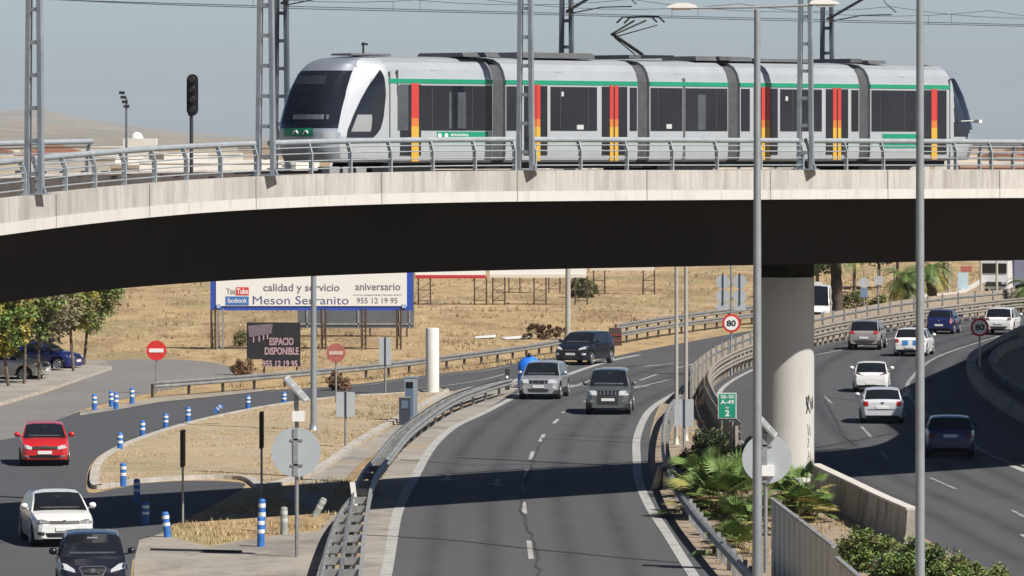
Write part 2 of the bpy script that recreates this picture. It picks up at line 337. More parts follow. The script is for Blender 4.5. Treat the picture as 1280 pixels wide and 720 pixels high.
ribbon('road_marking_gore', [(676,482),(690,476),(712,468),(735,460),(765,451),(800,444)], .35, .024, m_white_paint)
ribbon('road_marking_gore', [(640,478),(660,470),(690,462),(720,454)], .3, .024, m_white_paint)
ribbon('ramp_marking', [(330,491),(430,485),(540,471),(600,465),(640,457)], .15, .024, m_worn_paint)
ribbon('ramp_marking', [(500,488),(560,482),(600,476),(632,468)], .2, .024, m_worn_paint)
def arrow(px, py, yaw, L=5.0):
    c = G(px, py); ca, sa = math.cos(yaw), math.sin(yaw); mb = MB()
    poly = [(-.1,-L/2),(.1,-L/2),(.1,L*.15),(.38,L*.12),(0,L/2),(-.38,L*.12),(-.1,L*.15)]
    mb.add([(c.x+x*ca-y*sa, c.y+x*sa+y*ca, .024) for x, y in poly], [tuple(range(7))])
    return tag(mb.build('road_marking_arrow', m_worn_paint), kind='structure')
arrow(727, 480, R(172), 10); arrow(812, 481, R(168), 10); arrow(830,456,R(160),8); arrow(560,598,R(180),4); arrow(622,604,R(180),4)
ribbon('road_marking_right_side', [(1330,700),(1275,668)], .13, .020, m_white_paint); 
for seg in [((1195,612),(1163,598)),((1296,655),(1262,637)),((1090,548),(1076,533)),((1040,505),(1030,495)),((1350,690),(1330,678)),((1110,575),(1100,565))]:
    ribbon('road_marking_right_dash', seg, .13, .020, m_worn_paint)
ribbon('road_marking_right_edge', [(1022,604),(930,556),(900,520),(897,500),(905,484),(930,468),(960,456),(1010,445)], .22, .020, m_white_paint)
ribbon('road_marking_far_edge', [(1020,444),(1060,436),(1140,418),(1230,404),(1290,397)], .2, .020, m_worn_paint)
ribbon('road_marking_far_edge', [(1380,616),(1290,588),(1232,566),(1160,520),(1135,490),(1142,470),(1175,445),(1250,420)], .2, .020, m_worn_paint)
sheet('road_marking_hatch', [(1258,582),(1300,578),(1330,590),(1282,592)], .020, m_white_paint)
# polished wheel tracks: soft-edged darker bands worn into the lanes
def softmat(name, col, alpha):
    m = bpy.data.materials.new(name); m.use_nodes = True; t = m.node_tree; N = t.nodes; b = N['Principled BSDF']; b.inputs['Base Color'].default_value = (*col, 1); b.inputs['Roughness'].default_value = .6
    uv = N.new('ShaderNodeUVMap'); sp = N.new('ShaderNodeSeparateXYZ'); t.links.new(uv.outputs[0], sp.inputs[0])
    m1 = N.new('ShaderNodeMath'); m1.operation = 'PINGPONG'; m1.inputs[1].default_value = .5; t.links.new(sp.outputs[0], m1.inputs[0])
    tc = N.new('ShaderNodeTexCoord'); no = N.new('ShaderNodeTexNoise'); no.inputs['Scale'].default_value = .35; no.inputs['Detail'].default_value = 5; t.links.new(tc.outputs['Object'], no.inputs['Vector'])
    m2 = N.new('ShaderNodeMath'); m2.operation = 'MULTIPLY'; t.links.new(m1.outputs[0], m2.inputs[0]); t.links.new(no.outputs[0], m2.inputs[1])
    m3 = N.new('ShaderNodeMath'); m3.operation = 'MULTIPLY'; m3.inputs[1].default_value = alpha*4; m3.use_clamp = True; t.links.new(m2.outputs[0], m3.inputs[0]); t.links.new(m3.outputs[0], b.inputs['Alpha']); return m
def track_ribbon(pix, off, w, z, mat, name='wheel_track'):
    path = resample(smooth_path([G(x, y) for x, y in pix], 10), 1.0); V = []; Fc = []
    for i, p in enumerate(path):
        d = (path[min(i+1, len(path)-1)]-path[max(i-1, 0)]).normalized(); n_ = Vector((-d.y, d.x, 0))
        V += [tuple(p+n_*(off-w/2)+Vector((0,0,z))), tuple(p+n_*(off+w/2)+Vector((0,0,z)))]
        if i: Fc.append((2*i-2, 2*i-1, 2*i+1, 2*i))
    me = bpy.data.meshes.new(name); me.from_pydata(V, [], Fc); uvl = me.uv_layers.new()
    for l in me.loops: uvl.data[l.index].uv = (l.vertex_index % 2, l.vertex_index//2)
    me.materials.append(mat); return tag(obj(name, me), kind='structure')
m_trk = softmat('wheel_track_dark', (.045,.045,.047), .22); m_trl = softmat('wheel_track_pale', (.15,.146,.142), .28)
MAINC = [(670,790),(661,680),(655,635),(656,600),(667,569),(679,545),(697,525),(722,506),(766,487),(810,472),(860,457)]
for o_ in (-2.7,-1.1,1.1,2.7): track_ribbon(MAINC, o_, 1.0, .0165 if o_ < 0 else .0168, m_trk)
for o_ in (-1.9,1.9): track_ribbon(MAINC, o_, .8, .0172, m_trl)
RIGHTC = [(1420,715),(1262,640),(1163,598),(1090,548),(1052,505),(1046,475),(1066,450),(1120,428),(1200,411),(1290,398)]
for o_ in (-5.9,-4.4,-2.6,-1.1,1.1,2.6): track_ribbon(RIGHTC, o_, 1.0, .013+.0003*o_, m_trk)
# hairline cracks and patches in the old asphalt
crack = M('asphalt_crack', (.045,.045,.046), .9)
def crackline(pix, w=.06, jit=.08, z=.026):
    p = resample(smooth_path([G(x,y) for x,y in pix], 8), 1.1); r2 = random.Random(len(pix)+int(pix[0][0]))
    p = [q+Vector((r2.uniform(-jit,jit), 0, 0)) for q in p]; ribbon('road_crack', None, w, z, crack, pts=p)
crackline([(676,730),(668,680),(656,650),(651,625),(658,600),(668,575),(680,545)], .08, .07)
crackline([(440,668),(560,676),(700,690),(860,706)], .16, .2)
crackline([(500,575),(600,582),(700,580),(800,584)], .1, .2)
crackline([(1018,494),(1060,500),(1100,503),(1120,506)], .08, .1); crackline([(1020,560),(1085,548),(1140,538)], .14, .1)
crackline([(1030,500),(1043,520),(1055,545),(1075,560)], .06, .06)
crackline([(700,532),(760,530),(796,533)], .1, .15)

# ------------------------------------------------------------------ viaduct geometry
EDGE0 = [(-46,20),(-38,60),(-29,95),(-22.5,119),(-17.5,134.5),(-14.1,145.5),(-11.9,152),(-8.7,159.2),(-4.5,165.2),(0,170),(8,178.3),(17.7,188.4),(24.6,195.6),(30.4,203.2),(33.2,214),(35.2,236),(38.4,262),(44.6,300),(52,350),(62,420)]
EDGE = resample(smooth_path([(x,y,0) for x,y in EDGE0], 12), .5)
i0 = min(range(len(EDGE)), key=lambda i: (EDGE[i]-Vector((0,170,0))).length)
S = [(i-i0)*.5 for i in range(len(EDGE))]
ZT = [(-160,7.0),(-60,8.9),(-30,9.88),(-19,10.3),(-12,10.5),(-5,10.61),(0,10.63),(26,10.55),(50,10.4),(110,9.2),(250,8.0)]
def bz(s):
    return sum(interp(ZT, s+k) for k in (-4,-2,0,2,4))/5
def bdir(s):
    i = min(max(int(round(s/.5))+i0, 2), len(EDGE)-3); return (EDGE[i+2]-EDGE[i-2]).normalized()
BS = .955
def B(s, off, dz=0.0):                       # a point of the deck: s along the near edge, off inwards, height above the kerb top
    f = s/.5+i0; i = min(max(int(math.floor(f)), 0), len(EDGE)-2); p = EDGE[i]+(EDGE[i+1]-EDGE[i])*(f-i)
    d = bdir(s); n = Vector((-d.y, d.x, 0))
    if off > DW/2: off += interp([(60, 0), (78, 1.8)], s)     # unseen stretch of deck, widened only to spread its shadow on the road
    return Vector(((p.x+n.x*off)*BS, (p.y+n.y*off)*BS, H+(bz(s)+dz-H)*BS))
def s_at(px, off=0.0, lo=-34, hi=34):
    return min((lo+k*.05 for k in range(int((hi-lo)/.05))), key=lambda s: abs(640+F*B(s, off).x/B(s, off).y-px))
DW = 10.4
def sweep(prof, s0, s1, step, mb, mi=0, closed=True):
    ss = []; s = s0
    while s < s1: ss.append(s); s += step
    ss.append(s1); n = len(prof)
    vs = [B(s, o, z) for s in ss for o, z in prof]; fs = []
    for i in range(len(ss)-1):
        for k in range(n if closed else n-1): fs.append((i*n+k, i*n+(k+1) % n, (i+1)*n+(k+1) % n, (i+1)*n+k))
    mb.add(vs, fs, mi)
    if closed: mb.add(vs[:n], [tuple(range(n))], mi); mb.add(vs[-n:], [tuple(range(n))], mi)
    return mb
via = thing('viaduct', 'curved concrete tram viaduct with pale edge beam and dark girder crossing the roads', 'viaduct', (9.0, 187.0, 0))
S0, S1 = -150, 235
def vb(mb, name, mat): return mb.build(name, mat, via, world=True)
vb(sweep([(.42,-.28),(DW-.42,-.28),(DW-.42,-.62),(.42,-.62)], S0, S1, 1.5, MB()), 'deck', M('deck_concrete', (.2,.185,.165), .9, 0, .3, 1.0))
ss = S0
ebs = MB(); sweep([(0,0),(.40,0),(.40,-.64),(0,-.64)], S0, S1, 1.5, ebs); vb(ebs, 'edge_beam', m_fascia)
ebs = MB(); sweep([(-.012,-.643),(.40,-.643),(.40,-.97),(-.012,-.97)], S0, S1, 1.5, ebs); vb(ebs, 'edge_beam_foot', m_fascia2)
ebs = MB(); sweep([(DW-.4,0),(DW,0),(DW,-.97),(DW-.4,-.97)], S0, S1, 1.5, ebs); vb(ebs, 'edge_beam', m_fascia)
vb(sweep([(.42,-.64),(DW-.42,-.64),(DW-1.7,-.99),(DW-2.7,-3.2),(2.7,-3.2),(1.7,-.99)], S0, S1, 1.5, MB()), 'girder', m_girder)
k = -60
while k < 45:                                # joints between the precast edge panels
    p, q = B(k, -.016, -.01), B(k, -.016, -.96); d = bdir(k)*.02
    mj = MB(); mj.add([p-d, p+d, q+d, q-d], [(0,1,2,3)]); k += 6.0; vb(mj, 'edge_joint', M('joint_dark', (.26,.245,.225), .9))

# pier
pc = PD(984, 179.4)
pr = .89
mp = MB(); mp.lathe((pc.x, pc.y, 0), [(pr*1.0,-.3),(pr,.02),(pr,5.6),(pr*1.004,5.62),(pr*1.004,7.02),(pr*.985,7.06)], 56)
pier = vb(mp, 'pier', m_pier)
mp = MB(); mp.box((pc.x, pc.y, 7.27), (1.25,1.25,.42), R(45)); vb(mp, 'bearing', m_girder)
graf = M('graffiti_ink', (.03,.03,.035), .7)
gp = M('graffiti_pale', (.5,.42,.3), .8)
def on_pier(ang, z): return (pc.x+pr*1.006*math.sin(ang), pc.y-pr*1.006*math.cos(ang), z)
def scribble(pts, r, mat, name='graffiti'):
    mb = MB(); mb.tube([on_pier(a, z) for a, z in pts], r, 5); return mb.build(name, mat, pier, rel=Vector(via.location))
scribble([(.72,3.15),(.78,2.75),(.73,2.6)], .022, graf); scribble([(.72,3.0),(.86,3.2),(.80,2.85),(.95,2.6)], .022, graf)
scribble([(.92,3.1),(1.02,2.7),(1.1,3.12),(1.14,2.75)], .02, graf); scribble([(.70,2.9),(1.15,2.95)], .018, graf)
gy = M('graffiti_grey', (.27,.25,.23), .8)
for pts_ in ([(.80,2.25),(.84,1.85),(.90,2.22),(.98,1.86)], [(.78,1.75),(.88,1.78),(.80,1.5),(.92,1.52)], [(.86,1.36),(.80,1.05),(.97,1.30),(.94,1.0)], [(.84,1.2),(.99,1.16)]): scribble(pts_, .013, gy)
# second pier out of sight towards the right, so that the deck stands on something
for s in (60, 110, 170):
    p = B(s, DW/2); mp = MB(); mp.lathe((p.x, p.y, 0), [(pr,-.3),(pr,p.z-3.6),(pr*1.02,p.z-3.25)], 32); vb(mp, 'pier', m_pier)
for s in (-60, -110):
    p = B(s, DW/2); mp = MB(); mp.lathe((p.x, p.y, 0), [(pr,-.3),(pr,p.z-3.6),(pr*1.02,p.z-3.25)], 32); vb(mp, 'pier', m_pier)
# track
trk = thing('tram_track', 'pair of tram tracks with grooved rails on the viaduct deck', 'track', (0,172,10.3))
m_steel = M('rail_steel', (.20,.17,.15), .45, .7, .2, 3)
TR = 3.05; TR2 = 7.1
for c in (TR, TR2):
    for g in (-.72, .72): mb = MB(); sweep([(c+g-.035,-.02),(c+g+.035,-.02),(c+g+.035,-.2),(c+g-.035,-.2)], -70, 70, 1.2, mb); mb.build('rail', m_steel, trk, world=True)
mb = MB(); sweep([(1.3,-.2),(DW-1.3,-.2),(DW-1.3,-.275),(1.3,-.275)], S0, S1, 1.5, mb); mb.build('track_slab', M('track_slab', (.17,.15,.13), .95, 0, .3, 3, .3), trk, world=True)

# railings: one section between two masts is one thing
MAST_S = [s_at(x) for x in (48, 336, 660, 1010)]
print('mast s', MAST_S)
ms = [MAST_S[0]-13.4-13.4, MAST_S[0]-13.4]+MAST_S+[MAST_S[-1]+13.5, MAST_S[-1]+27]
def railing(sa, sb, off, label, group, out):
    p = B((sa+sb)/2, off); t = thing('viaduct_railing', label, 'railing', p, 0, group)
    nb = max(1, round((sb-sa)/2.0)); st = (sb-sa)/nb
    sl = [sa+i*(sb-sa)/(nb*2) for i in range(nb*2+1)]
    mb = MB(); mb.tube([B(s, off+out*.12, .97) for s in sl], .085, 10); mb.build('top_rail', m_rail, t, world=True)
    for hz, oo in ((.16,0),(.40,0),(.62,.0),(.80,.05)):
        mb = MB(); mb.tube([B(s, off+out*oo, hz) for s in sl], .021, 6); mb.build('bar', m_rail, t, world=True)
    for i in range(nb+1):
        s = sa+i*st; s = min(max(s, sa+.06), sb-.06); d = bdir(s); mb = MB()
        a, b, c = B(s, off, -.0), B(s, off, .64), B(s, off+out*.12, .95)
        mb.bar(a, b, .05, .13, up=(d.y,-d.x,0)); mb.bar(b-Vector((0,0,.03)), c, .05, .12, up=(d.y,-d.x,0)); mb.build('post', m_rail, t, world=True)
    return t
names = ['off-frame', 'leftmost lattice mast', 'lattice mast before the tram nose', 'lattice mast over the second tram car', 'lattice mast over the fourth tram car', 'right edge of the photo']
LBL = ['grey railing section running left off the photo before the leftmost lattice mast', None,
       'grey railing section between the leftmost lattice mast and the mast beside the tram nose',
       'grey railing section in front of the tram cab between two lattice masts',
       'grey railing section in front of the middle tram cars between two lattice masts',
       'grey railing section in front of the tram tail running off the right edge']
railing(ms[1]+.4, ms[2]-.45, .2, LBL[0], 'near railing sections on the viaduct', 1)
railing(ms[2]+.35, ms[3]-.3, .2, LBL[2], 'near railing sections on the viaduct', 1)
railing(ms[3]+.45, ms[4]-.35, .2, LBL[3], 'near railing sections on the viaduct', 1)
railing(ms[4]+.45, ms[5]+.0, .2, LBL[4], 'near railing sections on the viaduct', 1)
railing(ms[5]+.25, ms[6]+6, .2, LBL[5], 'near railing sections on the viaduct', 1)
railing(-52, -8, DW-.2, 'grey far-side railing seen behind the near railing left of the tram', 'far railing sections on the viaduct', -1)
railing(18, 44, DW-.2, 'grey far-side railing seen behind the near railing right of the tram', 'far railing sections on the viaduct', -1)

# lattice masts
def mast(s, off, label, group, h, wb, wt, mat, arm=0, foot=True):
    p = B(s, off); t = thing('lattice_mast', label, 'catenary mast', p, 0, group)
    ax = Vector((.94,-.34,0)); zb = .0
    for sgn in (-1, 1):
        mb = MB(); mb.bar(ax*(sgn*wb/2)+Vector((0,0,zb)), ax*(sgn*wt/2)+Vector((0,0,h)), .125, .17, up=(-ax.y, ax.x, 0)); mb.build('leg', mat, t)
    k = .55
    while k < h-.2:
        w = wb+(wt-wb)*k/h; mb = MB()
        for dy in (-.065, .065):
            o = Vector((-ax.y, ax.x, 0))*dy; mb.bar(ax*(-w/2)+o+Vector((0,0,k)), ax*(w/2)+o+Vector((0,0,k)), .11 if dy < 0 else .1, .012, up=(-ax.y,ax.x,0))
        k += .86; mb.build('batten_plate', mat, t)
    if foot:
        mb = MB(); mb.box((0,0,.02), (wb+.35,.5,.04), math.atan2(ax.y, ax.x))
        for sgn in (-1,1): mb.bar(ax*(sgn*(wb/2+.14))+Vector((0,0,.04)), ax*(sgn*wb/2*.98)+Vector((0,0,.4)), .05, .1, up=(0,1,0))
        mb.build('base_plate', mat, t)
    if arm:
        d = bdir(s); n = Vector((d.y,-d.x,0))*arm
        za = 5.15
        mb = MB(); mb.tube([Vector((0,0,za)), n*2.4+Vector((0,0,za+1.0))], .05, 7); mb.tube([Vector((0,0,za+1.6)), n*2.4+Vector((0,0,za+1.0))], .03, 6)
        mb.tube([n*2.4+Vector((0,0,za+1.0)), n*2.6+Vector((0,0,za+.55)), n*3.1+Vector((0,0,za+.2))], .025, 6)
        mb.tube([n*.25+Vector((0,0,za-.05)), n*1.6+Vector((0,0,za+.12)), n*2.9+Vector((0,0,za+.12))], .022, 6)
        mb.build('cantilever_arm', m_mast_d, t)
        mb = MB(); mb.lathe(n*.2+Vector((0,0,za+.08)), [(.03,-.14),(.09,-.1),(.05,-.06),(.09,-.02),(.05,.02),(.09,.06),(.03,.12)], 10); mb.build('insulator', M('insulator', (.10,.05,.03), .3), t)
    return t
mast(MAST_S[0], .12, 'leftmost grey lattice mast at the near railing', 'near lattice masts on the viaduct', 8.2, .40, .24, m_mast)
mast(MAST_S[1], .12, 'grey lattice mast just left of the tram nose at the near railing', 'near lattice masts on the viaduct', 8.2, .46, .26, m_mast)
mast(MAST_S[2], .12, 'grey lattice mast at the near railing in front of the second tram car', 'near lattice masts on the viaduct', 8.2, .42, .26, m_mast)
mast(MAST_S[3], .12, 'grey lattice mast at the near railing in front of the fourth tram car', 'near lattice masts on the viaduct', 8.2, .42, .26, m_mast)
FAR_S = [s_at(x, DW-.3) for x in (352, 708, 1034)]
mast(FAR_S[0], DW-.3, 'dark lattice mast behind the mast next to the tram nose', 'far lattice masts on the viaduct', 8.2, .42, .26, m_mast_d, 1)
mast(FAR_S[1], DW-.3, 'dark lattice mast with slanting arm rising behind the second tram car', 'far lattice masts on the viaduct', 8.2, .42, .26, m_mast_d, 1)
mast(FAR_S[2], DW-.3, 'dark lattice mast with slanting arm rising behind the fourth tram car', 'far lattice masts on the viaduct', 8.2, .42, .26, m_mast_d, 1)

# overhead wires
def wire(off, zc, zm, label, dz=0.0):
    a, b = -60, 60; t = thing('overhead_line', label, 'overhead wire', B(0, off, 5), 0, 'overhead lines over the tracks')
    sup = sorted([x for x in (FAR_S if off > 5 else MAST_S)]); sup = [sup[0]-26, sup[0]-13.3]+sup+[sup[-1]+13.3, sup[-1]+26]
    mb = MB(); pts = []
    for u, v in zip(sup, sup[1:]):
        for k in range(8): s = u+(v-u)*k/8; pts.append(B(s, off+.15*(1 if sup.index(u) % 2 else -1)*(1-2*k/8), zc-bz(s)+10.6))
    mb.tube(pts, .012, 5); mb.build('contact_wire', m_wire, t, world=True)
    pts = []; mb2 = MB()
    for u, v in zip(sup, sup[1:]):
        for k in range(8):
            w = k/8; s = u+(v-u)*w; sag = zm-.30*4*w*(1-w)
            q = B(s, off, sag-bz(s)+10.6); pts.append(q)
            if k in (2,6): r = B(s, off, zc-bz(s)+10.6); mb2.tube([q, r], .007, 4)
    mb = MB(); mb.tube(pts, .009, 5); mb.build('messenger_wire', m_wire, t, world=True); mb2.build('droppers', m_wire, t, world=True)
    return t
wire(TR, 5.02, 5.55, 'pair of thin dark overhead wires over the near tram track')
wire(TR2, 5.22, 5.75, 'pair of thin dark overhead wires over the far tram track')

# railway signal on the deck
s = s_at(239, 5.1, -30, 0); p = B(s, 5.1, -.27)
t = thing('railway_signal', 'black railway signal post with four dark lamps between the railings', 'signal', p)
mb = MB(); mb.tube([(0,0,0),(0,0,2.2)], .055, 10); mb.build('post', M('dark_post', (.045,.05,.06), .6, .2, .1, 3), t)
mb = MB(); mb.prism([(.17*math.cos(a),1.05+.17*math.sin(a)) for a in [i*math.pi/8 for i in range(9)]]+[(.17*math.cos(a),.17+.17*math.sin(a)) for a in [math.pi+i*math.pi/8 for i in range(9)]], -.03, .03)
hd = mb.build('backplate', m_black, t); hd.location = (.03,0,1.95); 
for i in range(4):
    mb = MB(); mb.lathe((.03,-.06,1.95+.17+i*.293), [(.085,-.14),(.10,-.13),(.10,.03),(.04,.03)], 14, 0, 'y'); mb.build('lamp_hood', m_black, t)
    mb = MB(); mb.lathe((.03,-.075,1.95+.17+i*.293), [(.07,-.02),(.078,0)], 14, 0, 'y'); mb.build('lens', M('lens_dark', (.03,.03,.03), .15), t)
mb = MB(); mb.box((0,.12,2.4), (.2,.2,.9)); mb.build('housing', m_black, t)
# ------------------------------------------------------------------ tram
TL = 31.2; TW = 2.62
tA, tB = B(-6.6, TR, .02), B(26, TR, .02)
tdir = Vector((tB.x-tA.x, tB.y-tA.y, 0)).normalized()
tram = thing('tram', 'silver and green articulated tram with red and yellow door stripes on the viaduct', 'tram', (tA.x, tA.y, H+(10.66-H)*BS), math.atan2(tdir.y, tdir.x))
# local frame: +x towards the tail, -y towards the camera; z 0 at the skirt
toff = Matrix.Rotation(-math.atan2(tdir.y, tdir.x), 3, 'Z')
def tloc(w): return toff @ (Vector(w)-tram.location)
def TX(px):                                   # local x on the near side seen at pixel column px
    best = None
    for i in range(0, 3300):
        x = i*.01; w = tram.matrix_world_l @ Vector((x, -TW/2, 1.5)) if False else (Vector((tram.location.x,tram.location.y,0))+tdir*x+Vector((tdir.y,-tdir.x,0))*(TW/2))
        e = abs(640+F*w.x/w.y-px)
        if best is None or e < best[0]: best = (e, x)
    return best[1]
m_tbody = M('tram_silver', (.48,.51,.53), .4, .3, .06, .8)
m_troof = M('tram_roof_silver', (.39,.42,.45), .42, .3, .08, .8)
m_tgreen = M('tram_green', (.012,.26,.15), .4, 0, .08, 1)
m_tlow = M('tram_pale_green', (.38,.47,.44), .45, .2, .06, .8)
m_tglass = M('tram_glass', (.016,.018,.026), .08, 0, .3, .6)
m_twin2 = M('tram_inner_glass', (.075,.085,.10), .12, 0, .3, .9)
m_bellow = M('bellows_grey', (.085,.09,.10), .85, 0, .2, 4)
m_tred = M('door_red', (.50,.045,.04), .5); m_tyel = M('door_yellow', (.60,.36,.05), .5); m_torg = M('door_orange', (.58,.17,.04), .5)
m_bright = M('bright_silver', (.68,.70,.73), .3, .35, .03, 1)
m_grey2 = M('cab_grey', (.24,.26,.29), .45, .3, .1, 1)
HT = 3.36
def sec(w=TW/2, h=HT):                      # half cross-section: y (positive), z
    return [(w-.10,0.2),(w-.03,.27),(w,.5),(w,1.2),(w,2.45),(w-.02,2.74),(w-.10,2.98),(w-.25,3.18),(w-.50,3.31),(w-.85,h),(0,h+.02)]
def module(x0, x1, name='car_body'):
    pr_ = sec(); full = [(-y, z) for y, z in pr_]+[(y, z) for y, z in reversed(pr_[:-1])]
    n = len(full); tags = {}
    mb = MB(); vs = [(x, y, z) for x in (x0, x1) for y, z in full]
    fs = []; mi = []
    for k in range(n-1):
        f = (k, k+1, k+1+n, k+n); z = (full[k][1]+full[k+1][1])/2
        mb2 = 1 if z > 2.75 else 0
        mb.add([vs[j] for j in f], [(0,1,2,3)], mb2, False)
    mb.add(vs[:n], [tuple(range(n))], 0); mb.add(vs[n:], [tuple(range(n))], 0)
    return mb.build(name, [m_tbody, m_troof], tram)
def side(x0, x1, z0, z1, mat, name, dep=.012, parent=None, skew=0.0, both=True):
    out = []
    for sg in ((-1, 1) if both else (-1,)):
        y = sg*(TW/2); mb = MB()
        vs = []
        for yy in (y-sg*.03, y+sg*dep):
            vs += [(x0,yy,z0),(x1,yy,z0),(x1+skew,yy,z1),(x0+skew,yy,z1)]
        mb.add(vs, [(0,1,2,3),(4,5,6,7),(0,1,5,4),(1,2,6,5),(2,3,7,6),(3,0,4,7)])
        out.append(mb.build(name, mat, tram))
    return out
J = [TX(616), TX(632), TX(797), TX(812), TX(910), TX(925), TX(1074), TX(1088)]
XC0 = TX(486); XT0 = TX(1188)
print('tram x', XC0, J, XT0)
mods = [(XC0, J[0]), (J[1], J[2]), (J[3], J[4]), (J[5], J[6]), (J[7], XT0)]
for a, b in mods: module(a, b)
for a, b in ((J[0],J[1]),(J[2],J[3]),(J[4],J[5]),(J[6],J[7])):
    mb = MB(); pr_ = [(y-.09, z*.985) for y, z in sec()]; full = [(-y, z) for y, z in pr_]+[(y, z) for y, z in reversed(pr_[:-1])]
    k = 9
    vs = []; n = len(full)
    for i in range(k+1):
        s_ = 1.0 if i % 2 else .965
        vs += [(a+(b-a)*i/k, y*s_, z*(1 if i % 2 else .99)) for y, z in full]
    fs = [(i*n+j, i*n+j+1, (i+1)*n+j+1, (i+1)*n+j) for i in range(k) for j in range(n-1)]
    mb.add(vs, fs); mb.build('gangway', m_bellow, tram)
    mb = MB(); mb.box(((a+b)/2, 0, HT+.10), ((b-a)*1.0, 1.9, .12)); mb.build('gangway_roof', m_bellow, tram)
WZ0, WZ1 = 1.16, 2.50
def win(p0, p1, mat=None, z0=WZ0): return side(TX(p0), TX(p1), z0, WZ1, mat or m_tglass, 'window')
def door(p0, p1, stripes, single=False):
    a, b = TX(p0), TX(p1)
    side(a, b, .42, WZ1+.02, m_tglass, 'door', .010)
    for q0, q1 in stripes:
        x0, x1 = TX(q0), TX(q1)
        side(x0, x1, 1.52, WZ1+.06, m_tred, 'door_stripe', .016); side(x0, x1, 1.28, 1.52, m_torg, 'door_stripe', .016); side(x0, x1, .24, 1.28, m_tyel, 'door_stripe', .016)
for a, b in mods: side(a, b, 2.56, 2.69, m_tgreen, 'green_band', .010); side(a, b, .70, .86, m_tlow, 'pale_green_line', .006)
win(497, 510, m_twin2); door(500, 526, [(514,523)]); win(526, 615); side(TX(598), TX(612), 1.25, 2.42, m_tglass, 'window_blind', .014)
side(TX(572), TX(582), 1.22, 2.3, m_twin2, 'inner_screen', .015); side(TX(561), TX(564), 1.22, 2.3, m_twin2, 'inner_screen', .015)
win(633, 646); door(655, 684, [(664,669),(670,675)]); win(688, 746); door(752, 784, [(762,766.5),(768,772.5)]); win(787, 796)
win(813, 853); win(857, 909); side(TX(872), TX(882), 1.2, 2.3, m_twin2, 'inner_screen', .015)
win(926, 937); door(942, 972, [(951.5,956),(957.5,962)]); win(975, 1027); door(1032, 1060, [(1041,1045.5),(1047,1051)]); win(1064, 1073)
win(1089, 1164); door(1152, 1183, [(1164,1171)])
side(TX(853.6), TX(856.6), .22, HT-.55, m_bellow, 'body_seam', .004)
g1 = side(TX(546), TX(610), 1.02-.12, 1.12, m_tgreen, 'green_panel', .012, skew=-.0)
side(TX(1103), TX(1150), .62, 1.08, m_tgreen, 'green_panel', .012)
text('METRO DE SEVILLA', TX(563), TX(585), .99, 1.06, -TW/2-.014, m_white, tram, bold=.02)
for p0 in (548, 556):
    mb = MB(); mb.lathe((TX(p0)+.05, -TW/2-.012, 1.0), [(.075,-.008),(.08,.004)], 14, 0, 'y'); mb.build('emblem', m_white, tram)
for p0, z_, w_ in ((703,2.28,.10),(725,1.27,.30),(983,2.2,.12),(836,1.3,.25)): 
    mb = MB(); mb.box((TX(p0), -TW/2-.014, z_), (w_,.006,.14)); mb.build('window_sticker', M('paper_white',(.5,.5,.5),.6), tram)
for p0 in (540, 590, 700, 735, 822, 895, 990, 1015, 1100, 1130):
    mb = MB(); mb.tube([(TX(p0),-TW/2-.013,1.2),(TX(p0),-TW/2-.013,2.46)], .012, 5); mb.build('grab_pole', m_twin2, tram)
# skirt gap, bogies and wheels
mb = MB(); mb.box(((XC0+XT0)/2, 0, .12), (XT0-XC0, 2.1, .22)); mb.build('underframe', m_black, tram)
for x in (3.4, (J[3]+J[4])/2, XT0-3.2):
    mb = MB(); mb.box((x, 0, -.05), (2.6, 2.3, .26)); mb.build('bogie', m_black, tram)
    for dx in (-.8, .8):
        mb = MB(); mb.lathe((x+dx, -.72, .02), [(.28,-.06),(.28,.06)], 18, 0, 'y'); mb.lathe((x+dx, .72, .02), [(.28,-.06),(.28,.06)], 18, 0, 'y'); mb.build('wheelset', m_black, tram)
# roof equipment
def roofbox(p0, p1, h=.16, w=1.5, z=HT+.0, mat=None):
    a, b = TX(p0), TX(p1); mb = MB(); mb.box(((a+b)/2, -.1, z+h/2+.02), (b-a, w, h), 0, 0, (.97,.9)); return mb.build('roof_unit', mat or m_bellow, tram)
roofbox(586, 632, .12, 2.0); roofbox(668, 758, .17); roofbox(884, 955, .14); roofbox(960, 1035, .10, 1.2); roofbox(1100, 1122, .1); roofbox(462, 512, .06, .9)
mb = MB(); mb.tube([(TX(487),-.2,HT),(TX(487),-.2,HT+.42)], .03, 6); mb.box((TX(489),-.2,HT+.36), (.22,.06,.06)); mb.build('antenna', m_black, tram)
for p0 in (700, 545, 850, 1000, 1130):
    mb = MB(); mb.box((TX(p0), -TW/2+.09, 2.92), (.3,.012,.06)); mb.build('side_marker', m_grey2, tram)
# pantograph
def tp(px, py, y=0.0):
    # point of the tram's centre plane seen at a pixel
    k = (px-640)/F; w0 = Vector((tram.location.x, tram.location.y, 0))
    x = (w0.y*k-w0.x)/(tdir.x-tdir.y*k); d = w0.y+tdir.y*x
    return Vector((x, y, H-(py-HY)/F*d-tram.location.z))
pan = MB()
knee = tp(766, 43); foot = tp(803, 70); foot.z = HT+.2; top = tp(800, 21); 
for y in (-.0,): pan.tube([foot, knee], .055, 8)
pan.tube([foot+Vector((-.35,0,0)), knee+Vector((.08,0,-.1))], .02, 6)
for y in (-.25, .25): pan.tube([knee+Vector((0,y*.3,0)), top+Vector((0,y,-.12))], .03, 6)
pan.tube([knee+Vector((.1,0,-.08)), top+Vector((.8,0,-.25))], .018, 6)
pan.box(foot+Vector((0,0,-.07)), (1.6,1.2,.09))
pan.build('pantograph_arm', m_black, tram)
pan = MB()
